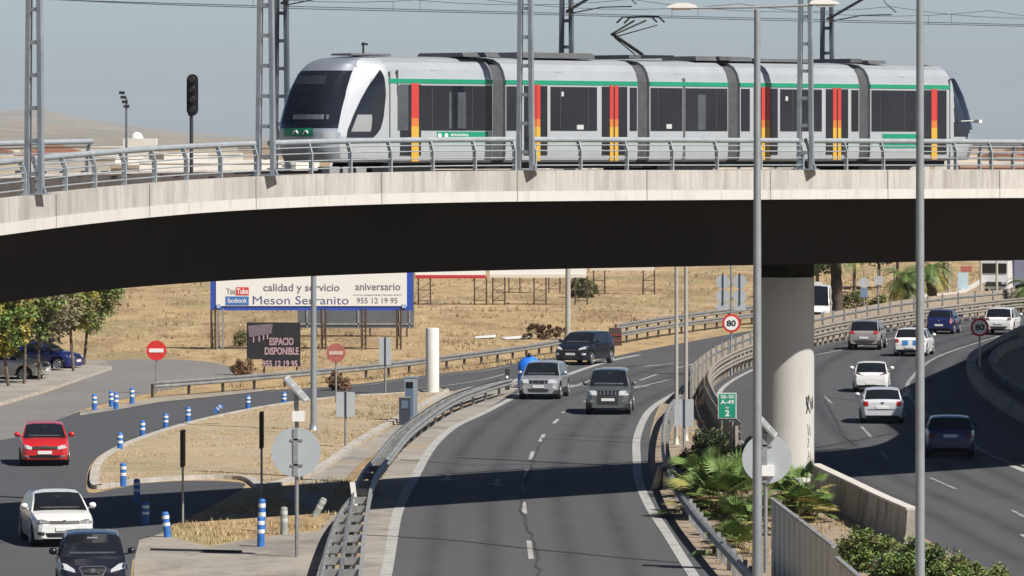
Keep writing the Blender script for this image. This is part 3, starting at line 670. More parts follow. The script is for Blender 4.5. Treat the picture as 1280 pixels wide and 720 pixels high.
for dx in (-.15, .2): pan.tube([top+Vector((dx,-.85,-.18)), top+Vector((dx,-.6,0)), top+Vector((dx,.6,0)), top+Vector((dx,.85,-.18))], .028, 6)
pan.tube([top+Vector((-.15,-.4,-.02)), top+Vector((.2,-.4,-.02))], .02, 5); pan.tube([top+Vector((-.15,.4,-.02)), top+Vector((.2,.4,-.02))], .02, 5)
pan.build('pantograph_head', m_black, tram)
# cabs: a grid over the rounded nose, cells sorted into parts
def cab(xbase, sgn):                          # sgn -1: nose points to -x
    L = 2.58 if sgn < 0 else 1.85
    NU, NV = 32, 28
    def setback(v):                          # distance of the centre line from the nose tip, by height 0..1
        return interp([(0,.28),(.10,.10),(.2,.03),(.30,0),(.36,.03),(.5,.16),(.65,.36),(.80,.68),(.88,.95),(.94,1.32),(.975,1.75),(1,2.5)], v)
    def halfw(v): return interp([(0,1.10),(.15,1.16),(.36,1.16),(.6,1.10),(.8,1.0),(.9,.9),(1,.75)], v)
    def zz(v): return interp([(0,.22),(.3,1.14),(.80,2.86),(.9,3.14),(.955,3.28),(1,HT)], v)
    def pt(u, v):
        w = halfw(v); a = abs(u); y = w*math.sin(min(a,1)*math.pi/2*.94)/math.sin(math.pi/2*.94)*(1 if u > 0 else -1)
        sb = setback(v)+ (a**2.6)*interp([(0,.55),(.3,.75),(.6,.85),(.85,.8),(1,.2)], v)
        return Vector((xbase+sgn*(L-sb), y, zz(v)))
    us = [-1+2*i/NU for i in range(NU+1)]; vs_ = [j/NV for j in range(NV+1)]
    groups = {}
    def put(tagname, quad): groups.setdefault(tagname, MB()).add(quad, [(0,1,2,3)], 0, True)
    for i in range(NU):
        for j in range(NV):
            u = (us[i]+us[i+1])/2; v = (vs_[j]+vs_[j+1])/2; q = [pt(us[i],vs_[j]), pt(us[i+1],vs_[j]), pt(us[i+1],vs_[j+1]), pt(us[i],vs_[j+1])]
            if .33 < v < .83 and abs(u) < .93: tg = 'windscreen'
            elif v < .13: tg = 'lower_skirt'
            elif abs(u) > .93 and .30 < v < .86: tg = 'windscreen_surround'
            elif v <= .34: tg = 'nose_panel'
            else: tg = 'cab_roof'
            put(tg+('|' if tg == 'windscreen_surround' and u > 0 else ''), q)
    # side walls from the nose edge back to the first car body
    bw = TW/2
    for sg in (-1, 1):
        NB = 18
        full = sec()
        for j in range(NV):
            for k in range(NB):
                def w(jj, kk):
                    v = vs_[jj]; e = pt(sg*1.0, v); z = e.z
                    # y of the body at this height
                    yb = interp([(b, a) for a, b in full[:-1]], z) if z < HT-.001 else full[-2][0]
                    t = kk/NB; ts = math.sin(t*math.pi/2)**.9
                    return Vector((e.x+(xbase-e.x)*t, e.y+(sg*yb-e.y)*ts, z))
                q = [w(j,k), w(j,k+1), w(j+1,k+1), w(j+1,k)]
                c = sum(q, Vector())/4; tt = (k+.5)/NB; z = c.z
                xr = abs(c.x-xbase)                        # distance ahead of the car body
                lo = interp([(.0,.98),(.3,.86),(.9,1.0),(1.5,1.0)], xr); 
                fr = interp([(1.0,1.55),(1.6,1.40),(2.2,1.15),(2.55,.9),(2.9,.5)], z)     # front limit of the cab window
                if sgn < 0: ok = False
                else: ok = .2 < xr and 1.0 < z < 2.75
                tg = 'cab_side_window' if ok else ('lower_skirt' if z < .3 else ('windscreen_surround' if tt < .45 and .95 < z < 3.02 and sgn < 0 else 'cab_side'))
                put(tg+('' if sg < 0 or tg in ('lower_skirt',) else '|'), q)
    # roof between
    for j in range(1):
        a = pt(-1,1); b_ = pt(1,1)
        ring = [pt(u,1) for u in us]; back = [Vector((xbase, -full[-2][0]*(-u if u else 0)*1.0, HT+.02)) for u in us]
        for i in range(NU): put('cab_roof', [ring[i], ring[i+1], Vector((xbase, us[i+1]*(TW/2-.85)*1.0, HT)), Vector((xbase, us[i]*(TW/2-.85), HT))])
    mats = dict(windscreen=m_tglass, lower_skirt=m_grey2, windscreen_surround=m_bright, nose_panel=m_grey2 if sgn < 0 else m_tbody, cab_roof=m_grey2 if sgn < 0 else m_troof, cab_side_window=m_tglass, cab_side=m_tbody)
    mats['nose_panel'] = M('nose_silver', (.34,.385,.45), .35, .3, .05, 1); mats['cab_roof'] = M('cab_roof_grey', (.20,.225,.27), .5, .2, .06, 1)
    if sgn > 0: mats['windscreen_surround'] = m_tglass
    for k_, mb in groups.items(): mb.build(k_.rstrip('|'), mats[k_.rstrip('|')], tram)
    if sgn < 0:                              # curved side window laid on the cab wall
        vs_all = []; fs_all = []
        for mb in groups.values():
            b0 = len(vs_all); vs_all += mb.v; fs_all += [tuple(b0+i for i in f) for f in mb.f]
        bvh = BVHTree.FromPolygons(vs_all, fs_all)
        for sg in (-1, 1):
            def edge(z): 
                back = interp([(.95,.62),(1.15,.36),(1.5,.22),(2.2,.12),(2.75,.16),(2.95,.25)], z); fr = interp([(.95,1.62),(1.15,1.60),(1.6,1.36),(2.1,1.04),(2.5,.74),(2.8,.44),(2.95,.27)], z); return back, max(fr, back+.02)
            for nm, zr, ins, offp, mt in (('cab_side_window', (.95,2.95), 0, .015, m_tglass), ('cab_window_panel', (1.12,1.62), .14, .022, M('side_window_inner',(.30,.31,.32),.3))):
                g = []
                for j in range(17):
                    z = zr[0]+(zr[1]-zr[0])*j/16; bk, fr = edge(z); row = []
                    if ins: bk, fr = bk+.35+(z-1.1)*.25, fr-ins
                    for i in range(9):
                        x = xbase-(bk+(fr-bk)*i/8); hit = bvh.ray_cast(Vector((x, sg*3, z)), Vector((0,-sg,0)))
                        p = hit[0] if hit[0] else Vector((x, sg*1.1, z)); row.append(p+Vector((-offp*.4, sg*offp, 0)))
                    g.append(row)
                mb = MB()
                for j in range(16):
                    for i in range(8): mb.add([g[j][i], g[j][i+1], g[j+1][i+1], g[j+1][i]], [(0,1,2,3)], 0, True)
                mb.build(nm, mt, tram)
    return pt
ptn = cab(XC0, -1); ptt = cab(XT0, 1)
# nose details
def npatch(u0, u1, v0, v1, off, mat, name, pt=ptn, sg=-1, n=5):
    mb = MB(); g = [[pt(u0+(u1-u0)*i/n, v0+(v1-v0)*j/n)+Vector((sg*off,0,0)) for j in range(n+1)] for i in range(n+1)]
    for i in range(n):
        for j in range(n): mb.add([g[i][j], g[i+1][j], g[i+1][j+1], g[i][j+1]], [(0,1,2,3)], 0, True)
    return mb.build(name, mat, tram)
npatch(-.42,.30,.245,.325,.012,m_tgreen,'nose_emblem_panel')
for u in (-.26,-.02):
    c = ptn(u,.285)
    mb = MB(); mb.tube([c+Vector((-.03,-.10,-.03)), c+Vector((-.03,-.05,.05)), c+Vector((-.03,.04,.03)), c+Vector((-.03,.10,-.05))], .022, 6); mb.build('emblem', m_white, tram)
for u in (-1, 1):
    npatch(.62*u,.90*u,.225,.30,.012,M('headlight_glass',(.45,.47,.5),.15,.4),'headlight')
npatch(-.6,.6,.18,.20,.01,M('bumper_dark',(.03,.03,.035),.6),'bumper_line')
npatch(-.45,.45,.70,.775,.012,M('destination_display',(.035,.04,.05),.3),'destination_display')
npatch(-.72,.1,.40,.44,.012,M('dashboard',(.10,.11,.13),.5),'dashboard')
for i in range(3):
    mb = MB(); mb.box((XC0-2.0+i*.55, -.9, -.02), (.42,.34,.22)); mb.build('coupler_box', M('coupler_grey',(.33,.34,.35),.5,.3,.2,2), tram)
# cab edge seams
side(XC0+.02, XC0+.07, .25, 2.9, m_bellow, 'body_seam', .006); side(XC0+.34, XC0+.40, 2.2, 2.95, m_bellow, 'body_seam', .006); side(XT0-.06, XT0-.01, .25, 2.9, m_bellow, 'body_seam', .006)
mb = MB(); mb.tube([(XT0+.6,-1.15,1.5),(XT0+1.0,-1.55,1.52)], .02, 6); mb.box((XT0+1.04,-1.6,1.5), (.16,.3,.1)); mb.build('rear_mirror', m_white, tram)
# ------------------------------------------------------------------ vehicles
def paint(name, col, metal=.0, rough=.3): return M(name, col, rough, metal, .04, 1.2, coat=.6)
m_lamp = M('headlight_clear', (.62,.64,.66), .12, .3, .1, 9)
m_tail = M('tail_light_red', (.34,.015,.015), .2)
m_plate = M('number_plate', (.72,.72,.70), .5)
m_grille = M('grille_black', (.012,.012,.013), .4)
m_alloy = M('alloy_rim', (.36,.37,.38), .35, .6, .1, 6)
m_chrome = M('chrome', (.62,.63,.65), .15, .9)
m_bumper = M('bumper_grey', (.03,.031,.033), .65, 0, .1, 3)
m_under = M('underbody', (.008,.008,.008), .9)
m_inner = M('cabin_inside', (.06,.062,.068), .3, 0, .4, 3)
def car(name, label, cat, loc, yaw, L=4.2, W=1.75, Hc=1.46, hood=1.0, wind=.75, roof_end=.72, tail=.30, tail_z=.92, belt=.92, nose_z=.72, hood_z=.93, body=None, wr=.31, ax=(.82,.80), suv=False,
        front=True, lower=None, group=None, rails=False, deck=0.0, van=False, rim=None, glass=None, sill=.2):
    """hood: hood length behind the nose ramp; wind: length of the windscreen slope; roof_end: distance of the roof's rear edge from the tail; deck: boot length"""
    root = thing(name, label, cat, loc, yaw, group)
    xh = .12+hood; xr = xh+wind; xe = L-roof_end; xt = L-max(tail, .06)
    top = [(0, nose_z-.10), (.05, nose_z), (.18, nose_z+.07), (xh*.6, hood_z-.03), (xh, hood_z+.02), (xh+wind*.5, hood_z+(Hc-hood_z)*.60), (xr, Hc-.03), (xr+.35, Hc), ((xr+xe)/2, Hc+.012), (xe-.25, Hc-.01), (xe, Hc-.05), ((xe+xt)/2, (Hc-.05+tail_z)/2+.05), (xt, tail_z+.02)]
    if deck: top += [(L-.12, tail_z-.03), (L-.03, tail_z-.14), (L, tail_z-.35)]
    else: top += [(L-.03, tail_z-.10), (L, tail_z-.30)]
    beltt = [(0, nose_z-.14), (.18, nose_z+.02), (xh, min(belt, hood_z-.01)), (xr, belt+.02), (xe, belt+.05), (xt, min(tail_z-.02, belt+.06)), (L-.03, tail_z-.16), (L, tail_z-.36)]
    plan = [(0,.74),(.06,.84),(.2,.93),(.5,.985),(1.0,1),(L-.9,1),(L-.4,.975),(L-.12,.92),(L-.03,.86),(L,.80)]
    wx = (ax[0], L-ax[1]); ra = wr+.075
    xs = sorted(set([round(v, 3) for v in [0,.03,.06,.12,.2,.35, xh*.6, xh-.01, xh, xh+wind*.25, xh+wind*.5, xh+wind*.75, xr, xr+.2, xr+.45, (xr+xe)/2-.05, (xr+xe)/2+.05, xe-.4, xe-.2, xe, (xe*2+xt)/3, (xe+2*xt)/3, xt, L-.12, L-.06, L-.03, L]+
                 [w+ra*k for w in wx for k in (-1.0,-.985,-.9,-.7,-.35,0,.35,.7,.9,.985,1.0)]]))
    xs = [x for i, x in enumerate(xs) if 0 <= x <= L]
    bp = (xr+xe)/2
    def section(x):
        zt = interp(top, x); zb = min(interp(beltt, x), zt-.02); w = W/2*interp(plan, x)
        zl = interp([(0, min(.34,sill+.06)), (.1, sill+.02), (.4, sill), (L-.4, sill), (L-.05, sill+.06), (L, .36)], x); arch = False
        for c in wx:
            if abs(x-c) < ra: zl = max(zl, wr+math.sqrt(max(0, ra*ra-(x-c)**2))*1.0); arch = True
        zl = min(zl, zb-.1)
        k = max(0, min(1, (zt-zb)/max(.05, Hc-belt)))
        wroof = w*(.955-.215*k) if not van else w*(.96-.12*k)
        return [(0,zl),(.8*w,zl),(.965*w,zl+.02),(.995*w,zl+.35*(zb-zl)),(w,zl+.62*(zb-zl)),(.985*w,zl+.85*(zb-zl)),(.955*w,zb),
                (wroof+(.955*w-wroof)*.13, zt-.13*(zt-zb)-.0), (wroof*.95, zt-.018*k-.004), (wroof*.55, zt+.012), (0, zt+.018)]
    secs = [section(x) for x in xs]; n = len(secs[0]); G_ = {}
    def put(tg, q, sm=True): G_.setdefault(tg, MB()).add(q, [(0,1,2,3)] if len(q) == 4 else [tuple(range(len(q)))], 0, sm)
    allv = []; allf = []
    for i in range(len(xs)-1):
        xm = (xs[i]+xs[i+1])/2
        for k in range(n-1):
            for sg in (1, -1):
                q = [Vector((L/2-x, sg*p[0], p[1])) for x, p in ((xs[i], secs[i][k]), (xs[i+1], secs[i+1][k]), (xs[i+1], secs[i+1][k+1]), (xs[i], secs[i][k+1]))]
                if k == 0: tg = 'underbody'
                elif k == 6 and xh+.05 < xm < xt-.04 and abs(xm-bp) > .045 and not (van and xm > xr+.5):
                    tg = 'side_window' if sg > 0 else 'side_window_'
                    if xm > xe-.05 and suv is False and xm > xt-.2: tg = 'body'
                elif k >= 8 and xh+.005 < xm < xr-.01: tg = 'windscreen'
                elif k >= 8 and xe+.01 < xm < xt-.01 and not van: tg = 'rear_window'
                elif k == 7 and xe+.03 < xm < xt-.03 and not van and not deck: tg = 'body'
                elif (lower is not None) and k in (1, 2): tg = 'lower_trim' if sg > 0 else 'lower_trim_'
                else: tg = 'body'
                put(tg, q); b0 = len(allv); allv += q; allf.append((b0,b0+1,b0+2,b0+3))
    for i, side_ in ((0, 'f'), (len(xs)-1, 'r')):
        ring = [Vector((L/2-xs[i], p[0], p[1])) for p in secs[i]]+[Vector((L/2-xs[i], -p[0], p[1])) for p in reversed(secs[i][1:-1])]
        put('body', ring, False); b0 = len(allv); allv += ring; allf.append(tuple(range(b0, b0+len(ring))))
    bm_ = body; gl = glass or m_glass
    mats = dict(body=bm_, underbody=m_under, side_window=gl, side_window_=gl, windscreen=gl, rear_window=gl, lower_trim=lower or bm_, lower_trim_=lower or bm_)
    for tg, mb in G_.items(): mb.build(tg.rstrip('_'), mats[tg], root)
    bvh = BVHTree.FromPolygons(allv, allf)
    def patch(poly, end, mat, nm, off=.014, parent=root, mirror=False, inside=False):
        sx = 1 if end == 'f' else -1
        for sg in ((1, -1) if mirror else (1,)):
            P_ = []
            m = len(poly)
            for i in range(m):
                a, b = poly[i], poly[(i+1) % m]
                for t in range(4): P_.append((sg*(a[0]+(b[0]-a[0])*t/4), a[1]+(b[1]-a[1])*t/4))
            cy, cz = sum(p[0] for p in P_)/len(P_), sum(p[1] for p in P_)/len(P_)
            def hit(y, z):
                if inside: 
                    h = bvh.ray_cast(Vector((sx*(L/2+1), y, z)), Vector((-sx, 0, 0)))
                    if h[0]: return h[0]+Vector((sx*off, 0, off*.5))
                h = bvh.ray_cast(Vector((sx*(L/2+1), y, z)), Vector((-sx, 0, 0)))
                if h[0] is None or abs(h[0].x) < L/2-.75: 
                    h = bvh.find_nearest(Vector((sx*(L/2), y, z)))
                return h[0]+Vector((sx*off, 0, 0))
            mb = MB(); outer = [hit(y, z) for y, z in P_]; mid = [hit(cy+(y-cy)*.5, cz+(z-cz)*.5) for y, z in P_]; c = hit(cy, cz); k = len(P_)
            back = [p-Vector((sx*(off+.03), 0, 0)) for p in outer]
            mb.add(outer+mid, [(i, (i+1) % k, (i+1) % k+k, i+k) for i in range(k)]); mb.add(mid+[c], [(i, (i+1) % k, k) for i in range(k)]); inside or mb.add(outer+back, [(i, (i+1) % k, (i+1) % k+k, i+k) for i in range(k)])
            mb.build(nm, mat, parent)
    root_patch[root.name] = patch
    gz = hood_z+.06; gh = Hc-hood_z-.14; m_seat = M('seat_grey', (.024,.025,.028), .5, 0, .4, 8); m_dash = M('dash_painted_sheen', (.06,.064,.072), .4, 0, .5, 6)
    if not glass and name != 'delivery_van':
        e_ = 'f' if front else 'r'
        for y_ in (): patch([(y_+.13*math.cos(a_*math.pi/4), gz+gh*.44+.16*math.sin(a_*math.pi/4)) for a_ in range(8)], e_, m_seat, 'headrest', .006, inside=True)
        if front: patch([(-W*.33, gz+gh*.07), (W*.33, gz+gh*.07), (W*.31, gz+gh*.17), (-W*.31, gz+gh*.17)], e_, m_dash, 'dashboard', .006, inside=True); patch([(-.07,gz+gh*.84),(.07,gz+gh*.84),(.07,gz+gh*.93),(-.07,gz+gh*.93)], e_, m_seat, 'rear_view_mirror', .008, inside=True)  # dashboard strip on the glass, its reflection painted as a paler colour
    # wheels
    for x in wx:
        for sg in (1, -1):
            y = sg*(W/2-.115); mb = MB(); c = (L/2-x, y, wr)
            mb.lathe(c, [(wr*.9,-.105),(wr*.985,-.09),(wr,-.05),(wr,.05),(wr*.985,.09),(wr*.9,.105)], 26, 0, 'y'); w_ = mb.build('wheel', m_rubber, root)
            mb = MB(); yo = sg*.108
            mb.lathe((c[0], c[1]+yo, c[2]), [(wr*.66,-.012),(wr*.64,.006)], 22, 0, 'y'); mb.build('hub', M('rim_painted_shade', (.05,.05,.052), .5), w_)  # disc coloured dark for the shade between the spokes
            mb = MB()
            for j in range(6):
                a = j*math.pi/3; mb.bar((c[0]+.03*math.cos(a), c[1]+sg*.122, c[2]+.03*math.sin(a)), (c[0]+wr*.63*math.cos(a), c[1]+sg*.122, c[2]+wr*.63*math.sin(a)), .02, .085, up=(0,1,0)) if False else mb.bar((c[0], c[1]+sg*.12, c[2]), (c[0]+wr*.62*math.cos(a), c[1]+sg*.12, c[2]+wr*.62*math.sin(a)), .075, .02, up=(0,1,0))
            ring = [(c[0]+wr*.64*math.cos(t*math.pi/12), c[1]+sg*.118, c[2]+wr*.64*math.sin(t*math.pi/12)) for t in range(25)]
            mb.tube(ring, .022, 5, cap=False); mb.build('rim', rim or m_alloy, w_)
    # mirrors
    mz = hood_z+.13
    for sg in (1, -1):
        mb = MB(); c = Vector((L/2-(xh+.42), sg*(W/2+.10), mz))
        mb.lathe(c, [(.02,-.075),(.07,-.06),(.09,0),(.08,.05),(.03,.075)], 10, 0, 'y')
        mb.bar(c-Vector((0,sg*.05,.06)), (c.x-.02, sg*(W/2*.93), mz-.1), .05, .04)
        for q in mb.v: q.y = c.y+(q.y-c.y)*1.35; 
        mb.build('wing_mirror', bm_, root)
    # handles and door gaps
    for sg in (1, -1):
        for xd in ((xr+.55, xr+1.35) if L > 3.9 and not van else (xr+.5,)):
            if xd > L-1.0: continue
            mb = MB(); mb.box((L/2-xd, sg*(W/2*.992), belt-.10), (.16,.03,.025)); mb.build('door_handle', bm_ if not suv else m_bumper, root)
    if rails:
        for sg in (1, -1):
            mb = MB(); yy = sg*W/2*.70; mb.tube([(L/2-xr-.25,yy,Hc+.0),(L/2-xr-.45,yy,Hc+.06),(L/2-xe+.45,yy,Hc+.06),(L/2-xe+.2,yy,Hc+.0)], .02, 6); mb.build('roof_rail', m_bumper, root)
    # wipers and the things seen through the glass
    mb = MB(); mb.tube([(L/2-xh-.06, .35, hood_z+.05),(L/2-xh-.12,-.25,hood_z+.10)], .012, 4); mb.build('wiper', m_black, root)
    return root, patch
root_patch = {}
def yawdir(dx, dy): return math.atan2(dy, dx)
REAR = dict(front=False)
def place(px, py, yaw, L, end):               # centre of a car whose nearer end touches the ground at a pixel
    p = G(px, py); d = Vector((math.cos(yaw), math.sin(yaw), 0))
    return p-d*(L/2-.15) if end == 'f' else p+d*(L/2-.15)
def rect(y, z, w, h): return [(y-w/2,z-h/2),(y+w/2,z-h/2),(y+w/2,z+h/2),(y-w/2,z+h/2)]
def plate(patch, end, z, w=.5): 
    patch(rect(0, z, w, .115), end, m_plate, 'number_plate', .03)

# red hatchback on the left road
ya = yawdir(.10,-1); c = place(56, 583, ya, 4.0, 'f')
_, pt_ = car('hatchback_car', 'red hatchback driving alone on the left road towards the camera', 'car', c, ya, 4.0, 1.74, 1.46, .78, .72, .5, .14, .95, .90, .72, .95, paint('red_paint', (.50,.018,.022)), .31)
pt_([(.47,.60),(.80,.66),(.80,.76),(.60,.755),(.45,.70)], 'f', m_lamp, 'headlight', mirror=True)
pt_([(-.42,.62),(.42,.62),(.47,.72),(-.47,.72)], 'f', m_grille, 'grille'); pt_([(-.5,.30),(.5,.30),(.56,.40),(-.56,.40)], 'f', m_grille, 'lower_grille'); plate(pt_, 'f', .50)
pt_(rect(.64,.36,.16,.07), 'f', m_chrome, 'fog_light', mirror=True); pt_(rect(0,.735,.1,.05), 'f', m_chrome, 'emblem', .02)
# white saloon
ya = yawdir(.20,-1); c = place(80, 684, ya, 4.4, 'f')
_, pt_ = car('saloon_car', 'white saloon car queuing behind the dark hatchback on the left road', 'car', c, ya, 4.4, 1.76, 1.47, 1.0, .85, .95, .42, 1.0, .92, .74, .96, paint('white_paint', (.74,.74,.73)), .31, deck=.4)
pt_([(.42,.68),(.80,.67),(.79,.79),(.62,.80),(.44,.755)], 'f', M('headlight_grey', (.26,.27,.28), .15, .3), 'headlight', mirror=True)
pt_([(-.44,.67),(.44,.67),(.42,.76),(-.42,.76)], 'f', m_grille, 'grille'); pt_(rect(0,.70,.78,.012), 'f', m_chrome, 'grille_bar', .022); pt_(rect(0,.735,.78,.012), 'f', m_chrome, 'grille_bar', .022)
pt_([(-.48,.30),(.48,.30),(.55,.42),(-.55,.42)], 'f', m_grille, 'lower_grille'); plate(pt_, 'f', .53)
pt_(rect(.66,.40,.18,.09), 'f', m_bumper, 'fog_light', mirror=True); pt_([(-.1,.74),(0,.79),(.1,.74),(0,.765)], 'f', m_chrome, 'emblem', .028); pt_([(-.1,.70),(0,.75),(.1,.70),(0,.725)], 'f', m_chrome, 'emblem', .028)
# dark hatchback at the bottom edge
ya = yawdir(.09,-1); c = place(116, 750, ya, 4.3, 'f')
_, pt_ = car('hatchback_car', 'very dark blue hatchback cut off by the bottom edge in front of the white saloon', 'car', c, ya, 4.3, 1.79, 1.55, .75, .95, .45, .16, 1.0, .96, .78, 1.02, paint('dark_navy_paint', (.010,.011,.022)), .32)
pt_([(.44,.70),(.80,.80),(.82,.92),(.66,.90),(.46,.78)], 'f', m_lamp, 'headlight', mirror=True)
pt_([(-.26,.62),(.26,.62),(.36,.82),(.28,.86),(-.28,.86),(-.36,.82)], 'f', m_chrome, 'grille_frame'); pt_([(-.23,.64),(.23,.64),(.32,.81),(.26,.835),(-.26,.835),(-.32,.81)], 'f', m_grille, 'grille', .022)
pt_([(-.08,.70),(.02,.70),(.08,.74),(.02,.775),(.08,.80),(-.02,.80),(-.08,.765),(-.02,.73)], 'f', m_chrome, 'emblem', .034); plate(pt_, 'f', .45)
_r = _
mb = MB(); mb.box((.62,-.36,1.16), (.03,.22,.12), 0); mb.build('sun_shade', M('windscreen_sticker', (.05,.22,.55), .4), _r); mb = MB(); mb.box((.55,.0,1.45), (.03,.26,.06)); mb.build('rear_view_mirror', M('mirror_inner', (.3,.34,.36), .2), _r)
# silver four-by-four with an ice-blue tint
ya = yawdir(-.13,-1); c = place(673, 500, ya, 4.7, 'f')
m_silver = paint('silver_paint', (.42,.44,.46), .45, .3)
_, pt_ = car('off_road_car', 'silver off-road car beside the blue marker at the gore', 'car', c, ya, 4.5, 1.84, 1.62, .95, .68, .40, .12, 1.04, 1.00, .84, 1.03, m_silver, .36, suv=True, lower=m_bumper, sill=.22)
pt_([(.44,.74),(.84,.76),(.84,.92),(.55,.93),(.46,.88)], 'f', m_lamp, 'headlight', mirror=True); pt_([(-.40,.74),(.40,.74),(.42,.88),(-.42,.88)], 'f', m_grille, 'grille')
for y in (-.27,0,.27): pt_(rect(y,.81,.03,.13), 'f', m_chrome, 'grille_bar', .024)
pt_([(-.78,.36),(.78,.36),(.74,.50),(-.74,.50)], 'f', m_bumper, 'bumper'); plate(pt_, 'f', .60); pt_(rect(.7,.56,.17,.1), 'f', m_lamp, 'fog_light', mirror=True)
# grey four-by-four
ya = yawdir(-.06,-1); c = place(760, 519, ya, 4.8, 'f')
_, pt_ = car('off_road_car', 'dark grey off-road car with wide toothed grille in the right lane coming closer', 'car', c, ya, 4.75, 1.88, 1.86, .98, .60, .35, .12, 1.15, 1.12, .95, 1.16, paint('grey_green_paint', (.15,.165,.16), .45, .32), .38, suv=True, lower=m_bumper, sill=.25)
pt_([(.46,.84),(.86,.84),(.86,1.02),(.62,1.05),(.48,1.0)], 'f', m_lamp, 'headlight', mirror=True); pt_([(-.43,.84),(.43,.84),(.45,1.04),(-.45,1.04)], 'f', m_grille, 'grille')
for y in (-.32,-.16,0,.16,.32): pt_(rect(y,.94,.05,.19), 'f', m_chrome, 'grille_bar', .024)
pt_([(-.84,.46),(.84,.46),(.84,.80),(-.84,.80)], 'f', m_bumper, 'bumper'); plate(pt_, 'f', .66, .56); pt_(rect(.66,.60,.16,.1), 'f', m_chrome, 'fog_light', mirror=True)
# dark blue-black SUV behind
ya = yawdir(-.36,-1); c = place(714, 457, ya, 4.7, 'f')
_, pt_ = car('suv_car', 'navy black SUV on the bend furthest back of the oncoming cars', 'car', c, ya, 4.7, 1.88, 1.68, .95, .80, .55, .16, 1.10, 1.06, .88, 1.10, paint('navy_black_paint', (.010,.011,.02)), .36, suv=True, sill=.26)
pt_([(.44,.80),(.84,.88),(.86,1.0),(.66,.98),(.46,.88)], 'f', m_lamp, 'headlight', mirror=True); pt_([(-.36,.72),(.36,.72),(.42,.90),(-.42,.90)], 'f', m_grille, 'grille'); pt_(rect(0,.80,.7,.03), 'f', m_chrome, 'grille_bar', .022)
plate(pt_, 'f', .60); pt_([(-.8,.36),(.8,.36),(.7,.50),(-.7,.50)], 'f', m_bumper, 'bumper'); pt_(rect(.72,.60,.2,.10), 'f', m_lamp, 'fog_light', mirror=True)

# right carriageway, rears
def rear_lights(pt_, lo, hi, y0, y1, mat=None): pt_([(y0,lo),(y1,lo),(y1,hi),(y0+.03,hi)], 'r', mat or m_tail, 'tail_light', mirror=True)
ya = yawdir(.05,1); c = place(1103, 530, ya, 4.2, 'r')
_, pt_ = car('hatchback_car', 'silver-white hatchback with red tail lights seen from behind next to the pier', 'car', c, ya, 4.2, 1.77, 1.43, 1.0, .80, .48, .14, .98, .92, .74, .96, paint('pale_silver_paint', (.60,.62,.65), .15), .31, front=False)
rear_lights(pt_, .74, .93, .56, .83); plate(pt_, 'r', .68); pt_([(-.7,.26),(.7,.26),(.7,.34),(-.7,.34)], 'r', m_bumper, 'bumper'); pt_(rect(0,.87,.12,.07), 'r', m_chrome, 'emblem', .02); pt_(rect(0,.60,1.2,.015), 'r', m_bumper, 'boot_seam', .016)
ya = yawdir(.08,1); c = place(1089, 491, ya, 4.0, 'r')
_, pt_ = car('coupe_car', 'white coupe with a big dark curved rear window ahead of the silver-white hatchback', 'car', c, ya, 3.95, 1.66, 1.38, 1.0, .9, 1.02, .22, .90, .86, .70, .92, paint('white_paint', (.74,.74,.73)), .30, front=False)
pt_([(.38,.80),(.74,.86),(.78,.98),(.70,1.0)], 'r', M('tail_light_smoked', (.10,.06,.06), .2), 'tail_light', mirror=True); pt_(rect(0,.44,.5,.11), 'r', m_plate, 'number_plate', .02); pt_([(-.7,.26),(.7,.26),(.66,.32),(-.66,.32)], 'r', m_bumper, 'bumper')
ya = yawdir(.16,1); c = place(1080, 438, ya, 4.6, 'r')
_, pt_ = car('suv_car', 'beige grey SUV with dark rear window beside the left guardrail of the right carriageway', 'car', c, ya, 4.5, 1.85, 1.62, 1.0, .8, .62, .16, 1.05, 1.02, .84, 1.06, paint('beige_paint', (.36,.33,.31), .35), .36, suv=True, lower=m_bumper, sill=.28, front=False)
rear_lights(pt_, .92, 1.06, .52, .88); plate(pt_, 'r', .70); pt_([(-.8,.34),(.8,.34),(.78,.56),(-.78,.56)], 'r', m_bumper, 'bumper')
ya = yawdir(.20,1); c = place(1137, 446, ya, 4.3, 'r')
_, pt_ = car('patrol_car', 'white car with blue and red blocks on its tail half behind the lamp pole', 'car', c, ya, 4.3, 1.80, 1.50, 1.0, .8, .6, .18, 1.0, .94, .76, .98, paint('white_paint', (.74,.74,.73)), .32, front=False)
pt_(rect(.22,.76,.30,.26), 'r', M('livery_blue', (.05,.22,.55), .4), 'blue_block'); pt_(rect(-.32,.76,.26,.26), 'r', M('livery_blue', (.05,.22,.55), .4), 'blue_block'); rear_lights(pt_, .78, .96, .56, .82); plate(pt_, 'r', .52); pt_([(-.7,.28),(.7,.28),(.7,.40),(-.7,.40)], 'r', m_bumper, 'bumper')
ya = yawdir(.24,1); c = place(1174, 418, ya, 3.8, 'r')
_, pt_ = car('hatchback_car', 'small deep blue hatchback left of the white SUV on the far bend', 'car', c, ya, 3.8, 1.65, 1.45, .75, .75, .42, .14, .98, .90, .72, .94, paint('deep_blue_paint', (.012,.016,.085)), .30, front=False)
rear_lights(pt_, .66, 1.0, .66, .81, M('tail_light_bright', (.5,.2,.2), .2)); plate(pt_, 'r', .56); pt_(rect(0,.84,.14,.08), 'r', m_chrome, 'emblem', .02)
ya = yawdir(.22,1); c = place(1248, 419, ya, 4.4, 'r')
_, pt_ = car('suv_car', 'white SUV at the right edge above the shadowed eighty sign', 'car', c, ya, 4.4, 1.82, 1.60, 1.0, .8, .55, .16, 1.04, 1.0, .82, 1.04, paint('white_paint', (.74,.74,.73)), .35, suv=True, sill=.26, front=False)
